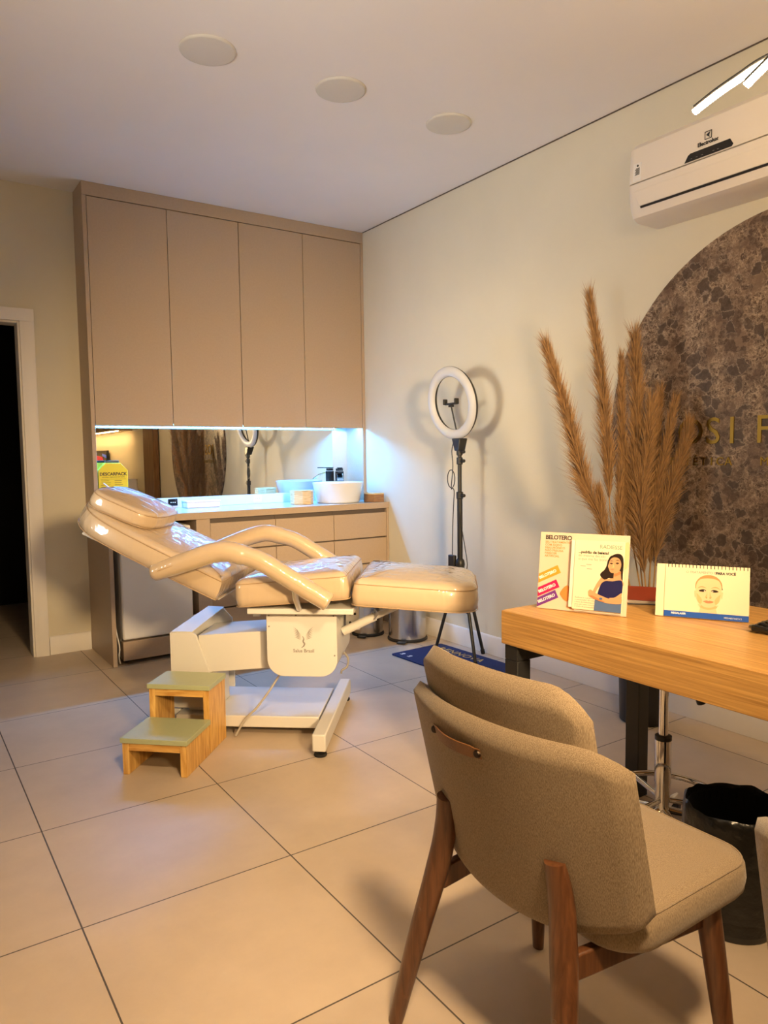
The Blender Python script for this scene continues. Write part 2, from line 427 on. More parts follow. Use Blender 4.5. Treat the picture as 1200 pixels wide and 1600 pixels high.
# ------------------------------------------------------------------ room shell
XR, YB, ZC, XL, YF = 3.075, 5.04, 2.93, -1.35, -4.2
struct(B().box(XL - .1, XR + .1, YF - .1, YB + 2.1, -.08, 0).build('floor', 'tiles'))
struct(B().box(XL - .1, XR + .1, YF - .1, YB + .1, ZC, ZC + .08).build('ceiling', 'ceiling'))
struct(B().box(XR, XR + .1, YF - .1, YB + .1, 0, ZC).build('wall_right', 'wall'))
DX0, DX1, DZ = -0.09, 0.725, 2.105
b = B().box(XL, DX0, YB, YB + .12, 0, ZC).box(DX1, XR, YB, YB + .12, 0, ZC).box(DX0, DX1, YB, YB + .12, DZ, ZC)
struct(b.build('wall_back', 'wall'))
struct(B().box(XL - .1, XL, YF - .1, YB + .1, 0, ZC).build('wall_left', 'wall'))
struct(B().box(XL, XR, YF - .1, YF, 0, ZC).build('wall_front', 'wall'))
# dark unlit room beyond the doorway
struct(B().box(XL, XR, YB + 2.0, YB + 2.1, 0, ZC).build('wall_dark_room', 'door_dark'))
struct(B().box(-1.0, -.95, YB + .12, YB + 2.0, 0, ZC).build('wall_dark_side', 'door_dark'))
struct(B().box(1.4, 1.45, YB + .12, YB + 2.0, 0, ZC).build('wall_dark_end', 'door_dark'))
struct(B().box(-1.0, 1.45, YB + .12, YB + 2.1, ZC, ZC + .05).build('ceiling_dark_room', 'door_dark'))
# door lining and architrave
fr = thing('door_1', 'white door frame around the dark open doorway at far left', 'door', (0, YB, 0)); fr['kind'] = 'structure'
b = B().box(DX1 - .018, DX1 - .0005, 0.0, .125, 0, DZ - .0).box(DX0 + .0005, DX0 + .018, 0.0, .125, 0, DZ).box(DX0 + .018, DX1 - .018, 0.0, .125, DZ - .018, DZ - .0005)
b.build('door_lining', 'trim', fr, bevel=.002)
for nm, xa, xb in (('architrave', DX1 - .006, DX1 + .075), ('architrave', DX0 - .075, DX0 + .006)):
    s = 1 if xa > 0.3 else -1
    p = [(xa, -.001), (xb, -.001), (xb, -.02), (xb - .012, -.022), (xa + .02, -.014), (xa, -.012)] if s > 0 else [(xa, -.001), (xb, -.001), (xb, -.012), (xb - .02, -.014), (xa + .012, -.022), (xa, -.02)]
    B().prism([(x, y, 0) for x, y in p], (0, 0, DZ + .07)).build('architrave', 'trim', fr, bevel=.0015)
B().box(DX0 - .075, DX1 + .075, -.0215, -.001, DZ + .07 - .0755, DZ + .0705).build('head_architrave', 'trim', fr, bevel=.0015)
# baseboards
def baseboard(name, p0, p1, nrm):
    p0 = Vector(p0); p1 = Vector(p1); n = Vector(nrm)
    prof = [(0.0005, 0.0005), (.016, 0.0005), (.016, .085), (.012, .092), (.012, .108), (.006, .118), (.0005, .12)]
    struct(B().prism([p0 + n * a + Vector((0, 0, z)) for a, z in prof], p1 - p0).build(name, 'trim', bevel=.001))
baseboard('baseboard_right', (XR, YF, 0), (XR, 4.48, 0), (-1, 0, 0))
baseboard('baseboard_back', (DX1 + .078, YB, 0), (1.055, YB, 0), (0, -1, 0))
# fascia above the wall cabinets
struct(B().box(1.062, XR - .001, 4.795, YB - .001, 2.848, ZC - .001).build('trim_1', 'taupe', bevel=.0015))
# solid dark strip painted in for the shadow line between ceiling and right wall
struct(B().box(XR - .006, XR - .0005, YF, 4.79, ZC - .005, ZC - .0005).build('shadow_line_strip', 'taupe_dark'))

# ------------------------------------------------------------------ ceiling speakers
for (x, y), lb in zip(((1.19, 3.02), (1.82, 3.005), (2.46, 3.01)),
        ('round white ceiling disc, largest and nearest the doorway side', 'round white ceiling disc, the middle one of the row of three', 'round white ceiling disc, smallest and nearest the right wall')):
    t = thing('ceiling_disc', lb, 'ceiling disc', (x, y, ZC), 0, 'round ceiling discs')
    B().lathe([(0, -.012), (.10, -.012), (.109, -.0105)]).build('grille', 'disc', t)
    B().lathe([(.1095, -.0105), (.114, -.008), (.116, -.004), (.116, -.0005), (.0, -.0005)]).build('rim', 'disc', t)

# ------------------------------------------------------------------ wall cabinets
YU = 4.795
def upper(x0, x1, lb):
    t = thing('wall_cabinet', lb, 'cabinet', ((x0 + x1) / 2, YB, 1.475), 0, 'taupe wall cabinets')
    hw = (x1 - x0) / 2
    B().box(-hw + .0005, hw - .0005, YU + .022 - YB, -.001, 0.0, 2.845 - 1.475).build('cabinet_body', 'taupe', t)
    for a, c in ((-hw + .002, -.0018), (.0018, hw - .002)):
        B().box(a, c, YU - YB, YU + .02 - YB, -.016, 2.843 - 1.475).build('door', 'taupe', t, bevel=.0012)
upper(1.086, 2.068, 'left two-door taupe wall cabinet above the mirror, beside the tall side panel')
upper(2.0685, 3.05, 'right two-door taupe wall cabinet above the mirror, over the white basin')
# tall side panel, deeper at the base
pts = [(YB - .001, 0.001), (4.484, 0.001), (4.484, .905), (YU - .004, .905), (YU - .004, 2.846), (YB - .001, 2.846)]
tag(B().prism([(1.060, y, z) for y, z in pts], (.0245, 0, 0)).build('tall_panel', 'taupe', bevel=.001), 'tall taupe side panel closing the cabinets on the left, deeper below the counter', 'panel')
tag(B().box(3.0505, XR - .001, YU - .002, YB - .001, .906, 2.846).build('filler_panel', 'taupe', bevel=.001), 'narrow vertical taupe filler panel between wall cabinets and right wall', 'panel')
# LED strip
t = thing('led_strip', 'cool blue-white light strip under the front of the wall cabinets', 'light strip', (2.07, 4.845, 1.475))
B().box(-.975, .975, -.009, .009, -.004, -.0005).build('profile', 'alu', t)
B().box(-.972, .972, -.0075, .0075, -.0065, -.0042).build('diffuser', 'led', t)
# mirror
t = thing('wall_mirror', 'wide frameless mirror between the counter and the wall cabinets', 'mirror', (2.07, YB, 1.22))
B().box(-.982, .98, -.0065, -.001, -.243, .252).build('backing', 'taupe_dark', t)
B().box(-.983, .9795, -.009, -.0066, -.244, .253).build('glass', 'mirror', t)

# ------------------------------------------------------------------ base cabinets and worktop
YC = 4.484; ZT = .905
t = thing('worktop', 'long white stone worktop with taupe front edge under the mirror', 'worktop', (2.08, 4.76, ZT))
B().box(1.086 - 2.08, XR - .001 - 2.08, YC + .004 - 4.76, YB - .002 - 4.76, -.018, 0).build('slab', 'stone', t, bevel=.002)
B().box(1.086 - 2.08, XR - .001 - 2.08, YC - 4.76, YC + .0035 + .02 - 4.76, -.044, -.0005).build('front_edge', 'taupe', t, bevel=.001)
B().box(1.086 - 2.08, 3.0495 - 2.08, YB - .022 - 4.76, YB - .0095 - 4.76, .0005, .070).build('upstand', 'stone', t, bevel=.002)

tag(B().box(1.600, 1.690, YC + .006, YB - .002, .001, .860).build('divider_panel', 'taupe', bevel=.001), 'upright taupe divider panel between the small fridge and the drawers', 'panel')
def drawers(x0, x1, lb):
    t = thing('drawer_unit', lb, 'cabinet', ((x0 + x1) / 2, 4.76, 0), 0, 'taupe drawer units')
    hw = (x1 - x0) / 2 - .0006
    B().box(-hw, hw, YC + .03 - 4.76, YB - .003 - 4.76, .085, .858).build('cabinet_body', 'taupe_dark', t)
    B().box(-hw, hw, YC + .06 - 4.76, YC + .08 - 4.76, .001, .0845).build('plinth', 'taupe', t)
    for k in range(4):
        z0 = .092 + k * .187
        d = B().box(-hw + .0012, hw - .0012, YC + .008 - 4.76, YC + .0275 - 4.76, z0, z0 + .177).build('drawer', 'taupe', t, bevel=.001)
drawers(1.6905, 2.151, 'left of the three taupe drawer units, beside the small fridge')
drawers(2.1515, 2.604, 'middle of the three taupe drawer units under the counter')
drawers(2.6045, 3.055, 'right drawer unit under the basin, against the right wall')
tag(B().box(3.0556, XR - .001, YC + .006, YB - .002, .001, .860).build('end_panel', 'taupe', bevel=.001), 'thin taupe end panel of the counter against the right wall', 'panel')

# small fridge
t = thing('mini_fridge', 'small white fridge under the left end of the counter', 'fridge', (1.345, 4.74, 0))
B().box(-.22, .215, -.19, .27, .03, .83).build('cabinet_body', 'fridge', t, bevel=.006)
B().box(-.222, .217, -.255, -.194, .155, .83).build('door', 'fridge', t, bevel=.012, seg=3)
B().box(-.222, .217, -.25, -.194, .028, .145).build('kick_panel', 'taupe', t, bevel=.004)
for sx in (-.18, .17):
    for sy in (-.15, .22): B().cyl((sx, sy, .0005), (sx, sy, .03), .018).build('foot', 'black_plastic', t)
tag(B().tube(smooth_path([(1.108, 4.52, .012), (1.098, 4.50, .06), (1.105, 4.508, .12), (1.098, 4.55, .22), (1.100, 4.62, .4)]), .004).build('power_cable', 'white_plastic'), 'thin white cable hanging at the left side of the small fridge', 'cable')

# ------------------------------------------------------------------ things on the worktop
bx = (2.775, 4.72)
t = thing('vessel_basin', 'round white vessel basin on the right end of the counter', 'basin', (*bx, ZT))
B().lathe([(0, .0008), (.150, .0008), (.158, .004), (.162, .012), (.188, .138), (.190, .146), (.187, .150), (.182, .147), (.178, .136), (.152, .03), (.13, .018), (.022, .014), (.0, .014)], n=56).build('bowl', 'ceramic', t, angle=50)
B().lathe([(0, .0185), (.018, .0185), (.021, .0145)], n=20).build('drain', 'chrome', t)

t = thing('basin_tap', 'tall black waterfall tap behind the white basin', 'tap', (2.93, 4.955, ZT))
B().box(-.024, .024, -.026, .026, .0008, .225).build('body', 'black_gloss', t, bevel=.002)
B().box(-.028, .028, -.030, .030, .0006, .006).build('base_flange', 'black_gloss', t, bevel=.001)
sp = []
for i in range(9):
    u = i / 8; sp.append((-.024 - .125 * u, .215 - .050 * u * u))
top = [(x, z) for x, z in sp]; bot = [(x, z - .007) for x, z in sp][::-1]
mz = Matrix.Rotation(R(62), 4, 'Z')
o = B().prism([(x, -.024, z) for x, z in top + bot], (0, .048, 0)).xf(mz).build('spout', 'chrome', t, bevel=.001)
B().box(-.021, .021, -.022, .022, .2275, .247).build('cartridge', 'black_gloss', t, bevel=.002)
B().box(-.105, .024, -.02, .02, .2485, .256).xf(mz).build('lever', 'black_gloss', t, bevel=.002)

oc = []
for i in range(8):
    a = PI / 8 + i * PI / 4; oc.append((.084 * math.cos(a), .084 * math.sin(a)))
t = thing('wooden_box', 'small pale octagonal wooden box left of the basin', 'box', (2.475, 4.725, ZT))
B().prism([(x, y, .0008) for x, y in oc], (0, 0, .088)).build('box_body', 'bamboo', t, bevel=.002)
B().prism([(x * 1.01, y * 1.01, .0892) for x, y in oc], (0, 0, .012)).build('lid', 'bamboo', t, bevel=.002)

t = thing('wooden_tray', 'brown wooden box in the corner right of the basin', 'box', (3.01, 4.60, ZT))
B().prism([(-.045, -.085, .0008), (.04, -.085, .0008), (.04, .06, .0008), (-.045, .06, .0008), (-.065, .02, .0008), (-.065, -.05, .0008)], (0, 0, .055)).build('box_body', 'boxwood', t, bevel=.002)
B().prism([(-.047, -.087, .0562), (.041, -.087, .0562), (.041, .062, .0562), (-.047, .062, .0562), (-.067, .02, .0562), (-.067, -.05, .0562)], (0, 0, .010)).build('lid', 'bamboo', t, bevel=.002)

t = thing('perfume_bottle', 'tiny clear bottle with golden cap behind the basin', 'bottle', (3.005, 4.90, ZT))
B().box(-.013, .013, -.011, .011, .0008, .10).build('bottle_body', 'ceramic', t, bevel=.003)
B().cyl((0, 0, .1005), (0, 0, .112), .005).build('neck', 'gold', t)
B().cyl((0, 0, .1125), (0, 0, .145), .008).build('cap', 'gold', t, bevel=.001)

t = thing('flat_white_box', 'low white lidded tray standing on the counter against the upstand', 'box', (1.80, 4.93, ZT))
B().box(-.118, .118, -.045, .045, .0008, .040).build('tray_body', 'white_plastic', t, bevel=.006)
B().box(-.123, .123, -.049, .049, .0405, .052).build('lid', 'white_plastic', t, bevel=.004)

def socket(x, lb, dark):
    t = thing('wall_socket', lb, 'socket', (x, YB - .0225, .944), 0, 'sockets in the counter upstand')
    c1, c2 = ('black_gloss', 'white_plastic') if dark else ('white_plastic', 'grey_ink')
    B().box(-.033, .033, -.007, -.0003, -.024, .024).build('cover_plate', c1, t, bevel=.002)
    for k in (-.014, 0, .014): B().cyl((k, -.0071, 0), (k, -.0083, 0), .0032).build('contact', c2, t)
socket(1.625, 'black square socket on the white upstand beside the headrest', True)
socket(2.258, 'white socket on the upstand at the middle of the counter', False)

# sharps box
t = thing('sharps_box', 'yellow sharps disposal box with black lettering on the counter', 'box', (1.19, 4.86, ZT), R(-8))
prof = [(-.088, .0008), (.088, .0008), (.088, .272), (.045, .318), (-.045, .318), (-.088, .272)]
B().prism([(x, -.06, z) for x, z in prof], (0, .12, 0)).build('carton', 'yellow', t, bevel=.002)
B().box(-.040, .040, -.035, .035, .3185, .334).build('lid', 'black_plastic', t, bevel=.004)
b = text_bm(B(), 'DESCARPACK', .027, (0, -.0608, .240), (1, 0, 0), (0, 0, 1), 'CENTER', .0004, 0.95, .0007)
text_bm(b, 'MATERIAL PERFUROCORTANTE', .0095, (0, -.0608, .226), (1, 0, 0), (0, 0, 1), 'CENTER', .0004, 1.0)
b.box(-.075, .075, -.0612, -.0604, .216, .2175)
for r_ in range(11):
    for x0 in (-.074, .006):
        wv = random.uniform(.040, .066); b.box(x0, x0 + wv, -.0612, -.0604, .206 - r_ * .0135, .2085 - r_ * .0135)
b.build('printed_lettering', 'ink', t)

tag(B().tube([(1.098, 4.70, 1.10), (1.145, 4.62, 1.045), (1.19, 4.56, .998)], .0035).cyl((1.19, 4.56, .998), (1.205, 4.53, .908), .0035).build('white_stick', 'white_plastic'), 'thin white stick leaning in front of the yellow sharps box', 'stick')

# ------------------------------------------------------------------ treatment chair
TC = thing('treatment_chair', 'reclined cream treatment chair with plastic covered padding and white base', 'treatment chair', (1.665, 2.896, 0), R(-39.277))
def pad(outline, th, name, mx, parent, edge=.035, crown=.012, piping=True):
    """cushion: plan outline (x, y) grown to thickness th with rounded shoulders, then moved by mx"""
    N = len(outline); P = [Vector((x, y, 0)) for x, y in outline]
    cen = sum(P, Vector()) / N
    nr = []
    for i in range(N):
        tg = (P[(i + 1) % N] - P[i - 1]).normalized(); nn = Vector((tg.y, -tg.x, 0))
        nr.append(nn)
    def ring(ins, z): return [P[i] - nr[i] * ins + Vector((0, 0, z)) for i in range(N)]
    levels = [(.012, 0), (0, .006), (-.004, th * .35), (0, th - edge)]
    for k in range(1, 6):
        a = k / 5 * PI / 2; levels.append((edge * (1 - math.cos(a)), th - edge + edge * math.sin(a)))
    rows = [ring(*l) for l in levels]
    last = rows[-1]
    for k in (.75, .5, .25):
        rows.append([Vector((cen.x + (p.x - cen.x) * k, cen.y + (p.y - cen.y) * k, th + crown * (1 - k * k))) for p in last])
    bld = B(); bm = bld.bm
    V = [[bm.verts.new(p) for p in r_] for r_ in rows]
    for a, c in zip(V, V[1:]):
        for i in range(N): bm.faces.new([a[i], a[(i + 1) % N], c[(i + 1) % N], c[i]])
    zc = th + crown
    top = bm.verts.new((cen.x, cen.y, zc)); bot = bm.verts.new((cen.x, cen.y, 0))
    for i in range(N):
        bm.faces.new([V[-1][i], V[-1][(i + 1) % N], top]); bm.faces.new([V[0][(i + 1) % N], V[0][i], bot])
    bld.xf(mx); o = bld.build(name, 'vinyl', parent, angle=75)
    if piping:
        for z, ins in ((th - edge * .55, edge * .12), (.004, -.001)):
            b2 = B().tube([p for p in ring(ins - .002, z)], .0022, 6, closed=True); b2.xf(mx); b2.build('piping', 'piping', o)
    return o
def dense(pts, step=.03):
    out = []
    for i in range(len(pts)):
        a = Vector((*pts[i], 0)); c = Vector((*pts[(i + 1) % len(pts)], 0)); n = max(1, int((c - a).length / step))
        for k in range(n): q = a.lerp(c, k / n); out.append((q.x, q.y))
    return out
# footrest, seat, backrest, headrest
pad(dense(rounded(.125, .655, -.28, .28, (.03, .13, .13, .03), 8)), .122, 'footrest', Matrix.Translation((.125, 0, .620)) @ Matrix.Rotation(R(4.0), 4, 'Y') @ Matrix.Translation((-.125, 0, 0)), TC, .05, .022)
mx = Matrix.Translation((-.375, 0, .607)) @ Matrix.Rotation(R(-4.5), 4, 'Y')
pad(dense(rounded(0, .49, -.28, .28, (.04, .03, .03, .04), 6)), .122, 'seat', mx, TC, .04, .018)
# backrest: local +x runs up towards the head
ang = R(25.5)
mback = Matrix.Translation((-.465, 0, .640)) @ Matrix.Rotation(PI, 4, 'Z') @ Matrix.Rotation(-ang, 4, 'Y')
ol = []
hw = .28; L = .785
side = [(0, -hw), (.10, -hw), (.25, -hw * .99), (.38, -hw * .97), (.51, -hw * .93), (.61, -hw * .85), (.685, -hw * .70), (.735, -hw * .50), (.77, -hw * .27), (L, 0)]
sm_ = [(p.x, p.y) for p in smooth_path([(x, y, 0) for x, y in side], 4)]
ol = sm_ + [(x, -y) for x, y in sm_[::-1][1:]]
pad(dense(ol), .112, 'backrest', mback, TC, .045, .012)
mh = mback @ Matrix.Translation((.432, 0, .118)) @ Matrix.Rotation(R(2), 4, 'Y')
hl = []
for i in range(48):
    a = 2 * PI * i / 48; ca, sa = math.cos(a), math.sin(a)
    hl.append((.145 + .168 * math.copysign(abs(ca) ** .55, ca), .195 * math.copysign(abs(sa) ** .6, sa)))
pad(dense(hl), .078, 'headrest', mh, TC, .030, .014)
# armrests
for s in (-1, 1):
    path = [(-.705, .768), (-.63, .793), (-.53, .828), (-.455, .852), (-.39, .862), (-.32, .848), (-.24, .822), (-.15, .768), (-.05, .706), (.02, .664), (.045, .648)]
    P = smooth_path([(x, s * .355, z) for x, z in path], 5); n = len(P)
    rr = []
    for i in range(n):
        u = i / (n - 1)
        r0 = .040 if u > .5 else .034 + .009 * min(1, u / .2)
        e = min(1, (u + .01) / .04, (1.01 - u) / .05); rr.append(r0 * max(.25, math.sqrt(max(0, 1 - (1 - e) ** 2))))
    o = B().tube(P, rr, 18).build('armrest', 'vinyl', TC, angle=70)
    B().tube([p + Vector((0, -.0375 * 1.0, .004)) for p in P[3:-3]], .002, 6).build('piping', 'piping', o)
    B().tube([(-.10, s * .355, .71), (-.10, s * .33, .66), (-.10, s * .27, .605)], .013).build('armrest_bracket', 'alu', TC)
# seat frame lips
b = B().box(-.33, .13, -.262, .262, .578, .603)
b.build('seat_frame', 'white_paint', TC, bevel=.004)
bk = B().box(.0, .68, -.20, .20, -.016, -.002); bk.xf(mback); bk.build('backrest_frame', 'white_paint', TC, bevel=.003)
B().box(.15, .56, -.20, .20, .596, .6105).build('footrest_frame', 'white_paint', TC, bevel=.003)
# column with rounded bottom corners
out = rounded(-.262, .048, .290, .576, (.075, .075, .004, .004), 8)
col = B().prism([(x, -.20, z) for x, z in out], (0, .40, 0)).build('actuator_housing', 'white_paint', TC, bevel=.0015)
for x, z in ((-.250, .560), (.035, .560), (-.250, .512), (.037, .385), (-.13, .562)): B().cyl((x, -.2004, z), (x, -.2024, z), .0035, n=10).build('screw', 'grey_ink', col)
# printed emblem: pair of wings over an S stroke
b = B()
for s in (-1, 1):
    for k in range(6):
        a0 = Vector((-.099 + s * .010, -.2006, .452 + k * .004)); d = Vector((s * (.030 + .001 * k), 0, .012 + .009 * k * .62)); nrm = Vector((-d.z, 0, d.x)).normalized() * .0022
        mid = a0 + d * .55 + nrm * 1.2 * s; b.poly([a0, mid - nrm * .6 * s, a0 + d, mid + nrm * .9 * s])
sw = smooth_path([(-.103, -.2006, .470), (-.097, -.2006, .458), (-.100, -.2006, .446), (-.094, -.2006, .436), (-.099, -.2006, .425), (-.108, -.2006, .419)], 4)
b.tube(sw, [.0012 + .0022 * math.sin(PI * i / (len(sw) - 1)) for i in range(len(sw))], 8)
text_bm(b, 'Salus Brasil', .021, (-.099, -.2006, .398), (1, 0, 0), (0, 0, 1), 'CENTER', .0004, 1.0, .0003)
b.build('printed_emblem', 'grey_ink', col)
# lifting arm and hood
B().prism([(-.262, -.115, .472), (-.60, -.115, .448), (-.60, -.115, .272), (-.262, -.115, .303)], (0, .25, 0)).build('lifting_arm', 'white_paint', TC, bevel=.003)
hood = [(-.722, .130), (-.722, .478)]
for i in range(7):
    a = PI / 2 * i / 6; hood.append((-.630 + .030 * math.sin(a), .448 + .030 * math.cos(a)))
hood += [(-.545, .290), (-.515, .130)]
B().prism([(x, -.13, z - .015) for x, z in hood], (0, .012, 0)).prism([(x, .14, z) for x, z in [(-.722, .130), (-.722, .478), (-.63, .520), (-.56, .515), (-.52, .47), (-.515, .130)]], (0, .012, 0)).build('hood_cheeks', 'white_paint', TC, bevel=.002)
b = B().hexa([(-.722, -.13, .463), (-.622, -.13, .463), (-.56, .152, .520), (-.64, .152, .524)], [(-.722, -.13, .467), (-.622, -.13, .467), (-.56, .152, .524), (-.64, .152, .528)])
b.box(-.728, -.722, -.13, .152, .13, .463)
b.build('hood_cover', 'white_paint', TC, bevel=.002)
B().box(-.66, -.53, -.10, .10, .094, .30).build('base_column', 'white_paint', TC, bevel=.003)
# base
B().box(-.70, -.045, -.160, .255, .042, .094).build('base_plate', 'white_paint', TC, bevel=.004)
for x0, ya in ((-.035, .385), (-.76, .100)):
    B().box(x0, x0 + .058, -ya, ya, .028, .102).build('base_bar', 'white_paint', TC, bevel=.006)
    for y in (-ya + .035, ya - .035): B().lathe([(0, .0006), (.026, .0006), (.028, .006), (.026, .012), (.010, .0145), (.010, .0275), (0, .0275)], (x0 + .029, y, 0), 20).build('foot', 'rubber', TC)
# footrest strut and actuator
B().tube([(.055, -.06, .458), (.20, -.06, .528)], .020, 16).build('strut_sleeve', 'white_paint', TC)
B().tube([(.19, -.06, .523), (.36, -.06, .600)], .014, 14).build('strut_rod', 'white_paint', TC)
B().tube([(.200, -.083, .52), (.215, -.084, .548), (.20, -.06, .556), (.185, -.04, .54)], .005, 8).build('strut_clip', 'alu', TC)
B().box(.062, .125, -.02, .14, .455, .570).build('control_box', 'alu', TC, bevel=.003)
for x in (.082, .104):
    for z in (.49, .53): B().cyl((x, -.0204, z), (x, -.022, z), .006, n=12).build('cable_port', 'rubber', TC)
B().tube([(-.31, -.10, .560), (-.263, -.10, .562)], .011, 12).build('recline_rod', 'alu', TC)
B().box(-.345, -.315, -.115, -.085, .535, .577).build('recline_lug', 'white_paint', TC, bevel=.003)
B().tube(smooth_path([(.055, -.05, .36), (.075, -.06, .335), (.072, -.07, .30), (.05, -.08, .285), (.045, -.08, .27)]), .005, 8).build('plug_cable', 'grey_ink', TC)
B().tube(smooth_path([(-.21, -.13, .30), (-.26, -.16, .22), (-.32, -.18, .14), (-.37, -.185, .09), (-.42, -.18, .01)]), .005, 8).build('mains_cable', 'grey_cable', TC)
b = text_bm(B(), 'SALUS', .045, (-.30, .12, .0942), (1, 0, 0), (0, 1, 0), 'LEFT', .0003)
b.build('base_embossing', 'white_paint', TC)

# ------------------------------------------------------------------ step stool
t = thing('step_stool', 'two-tier pine step stool with sage green treads beside the treatment chair', 'step stool', (.712, 2.928, 0), R(-43))
def tier(x0, x1, y0, y1, z):
    for xa in (x0, x1 - .026): B().box(xa, xa + .026, y0, y1, .001, z - .021).build('side_board', 'pine', t, bevel=.001)
    B().box(x0 + .0265, x1 - .0265, y0, y0 + .02, z - .052, z - .021).build('front_rail', 'pine_h', t, bevel=.001)
    B().box(x0 + .0265, x1 - .0265, y1 - .02, y1 - .001, z - .085, z - .021).build('back_rail', 'pine_h', t, bevel=.001)
    B().box(x0 - .006, x1 + .006, y0 - .007, y1 + .001, z - .0205, z).build('tread', 'sage', t, bevel=.0015)
tier(0, .268, .0, .232, .150)
tier(0, .268, .237, .420, .294)

# ------------------------------------------------------------------ pedal bins
def pedal_bin(x, y, r, h, lb, rz):
    t = thing('pedal_bin', lb, 'bin', (x, y, 0), rz, 'steel pedal bins')
    B().lathe([(0, .0006), (r + .008, .0006), (r + .009, .012), (r + .003, .020)], n=36).build('base_ring', 'black_plastic', t)
    B().lathe([(r, .0205), (r, h), (r - .004, h)], n=44).build('drum', 'steel', t)
    B().lathe([(r + .002, h + .0005), (r + .003, h + .012), (r * .8, h + .034), (r * .4, h + .046), (0, h + .05)], n=44).build('lid', 'steel', t)
    B().box(-.03, .03, -r - .055, -r - .006, .006, .014).build('pedal', 'black_plastic', t, bevel=.003)
    B().tube(smooth_path([(.0, r + .004, .05), (.0, r + .03, .09), (.0, r + .03, h - .04), (.0, r + .004, h)]), .006, 8).build('rear_handle', 'black_plastic', t)
pedal_bin(2.885, 4.005, .128, .27, 'larger steel pedal bin on the floor under the footrest end', R(-50))
pedal_bin(2.745, 4.285, .105, .25, 'smaller steel pedal bin half hidden, behind the larger one by the drawers', R(-50))
# black brush-like spoon leaning: reflection only, not built

# ------------------------------------------------------------------ ring light
t = thing('ring_light', 'ring light on a black tripod stand in front of the right wall', 'ring light', (2.90, 3.45, 0))
zc = 1.56
def ring_prof(prof, name, m_):
    b = B().lathe(prof, n=72); b.xf(Matrix.Translation((-.034, .042, zc)) @ Matrix.Rotation(R(-9), 4, 'Y') @ Matrix.Rotation(R(-90), 4, 'Y')); return b.build(name, m_, t, angle=50)
ring_prof([(.160, .0), (.163, .012), (.172, .020), (.190, .024), (.208, .020), (.220, .010), (.222, 0)], 'diffuser', 'diffuser')
ring_prof([(.2225, .002), (.2225, -.004), (.214, -.020), (.190, -.026), (.168, -.020), (.1595, -.004), (.1595, .002)], 'back_housing', 'black_plastic')
bt = zc - .225
B().hexa([(-.034, -.018, bt - .065), (.020, -.018, bt - .065), (.020, .022, bt - .065), (-.034, .022, bt - .065)], [(-.030, -.025, bt + .012), (.035, -.025, bt + .012), (.035, .055, bt + .012), (-.030, .055, bt + .012)]).build('yoke', 'black_plastic', t, bevel=.006, seg=3)
B().tube(smooth_path([(.0, .02, bt + .01), (-.02, .03, bt + .10), (-.044, .035, bt + .205)]), .005, 8).build('flexible_arm', 'black_plastic', t)
ph = B().box(-.052, -.036, -.022, .092, zc - .010, zc + .002).box(-.062, -.034, -.026, -.012, zc - .008, zc + .026).box(-.062, -.034, .082, .096, zc - .008, zc + .026).box(-.055, -.035, .018, .052, zc - .024, zc - .010)
ph.build('phone_holder', 'black_plastic', t, bevel=.003)
for z, r0 in ((bt - .07, .019), (bt - .125, .019), (1.00, .021)):
    o = B().cyl((-.01, .0, z - .022), (-.01, .0, z + .022), r0).build('collar', 'black_plastic', t, bevel=.004)
    B().cyl((-.012, -.02, z), (-.012, -.048, z), .012, .010).build('knob', 'black_plastic', o, bevel=.003)
B().cyl((-.008, .002, bt - .06), (-.01, 0, bt - .09), .017).build('tilt_joint', 'black_plastic', t)
B().cyl((-.01, 0, .98), (-.01, 0, bt - .08), .0125).build('upper_tube', 'black_metal', t)
B().cyl((-.01, 0, .30), (-.01, 0, 1.0), .0165).build('lower_tube', 'black_metal', t)
B().lathe([(0, .555), (.026, .555), (.030, .575), (.026, .60), (.018, .61)], (-.01, 0, 0), 20).build('leg_hub', 'black_plastic', t)
for fx, fy in ((-.075, .17), (-.10, -.245), (.135, -.045)):
    o = B().tube([(-.01 + fx * .10, fy * .10, .565), (fx * .55, fy * .55, .29), (fx, fy, .012)], .0105, 10).build('leg', 'black_metal', t)
    B().tube([(-.01 + fx * .1, fy * .1, .30), (fx * .55, fy * .55, .29)], .005, 8).build('brace', 'black_metal', t)
    B().cyl((fx * .97, fy * .97, .028), (fx * 1.01, fy * 1.01, .001), .013).build('rubber_foot', 'rubber', o)
B().box(-.045, -.022, .018, .075, .535, .63).build('adapter_box', 'black_plastic', t, bevel=.004)
cab = [(-.03, .05, .63)] + [(-.03, .045, .8), (-.03, .035, .95), (-.03, .03, 1.03)]
for i in range(13):
    a = -PI / 2 + 2 * PI * i / 12; cab.append((-.032, .055 + .035 * math.cos(a), 1.10 + .055 * math.sin(a)))
cab += [(-.03, .04, 1.18), (-.03, .05, 1.27), (-.03, .03, 1.33)]
B().tube(smooth_path(cab, 4), .003, 6).build('cable', 'black_plastic', t)
B().tube(smooth_path([(-.02, -.005, .92), (-.02, -.03, .80), (-.02, -.065, .66), (-.02, -.08, .58), (-.02, -.06, .53), (-.02, -.02, .50)], 5), .0028, 6).build('cable', 'black_plastic', t)

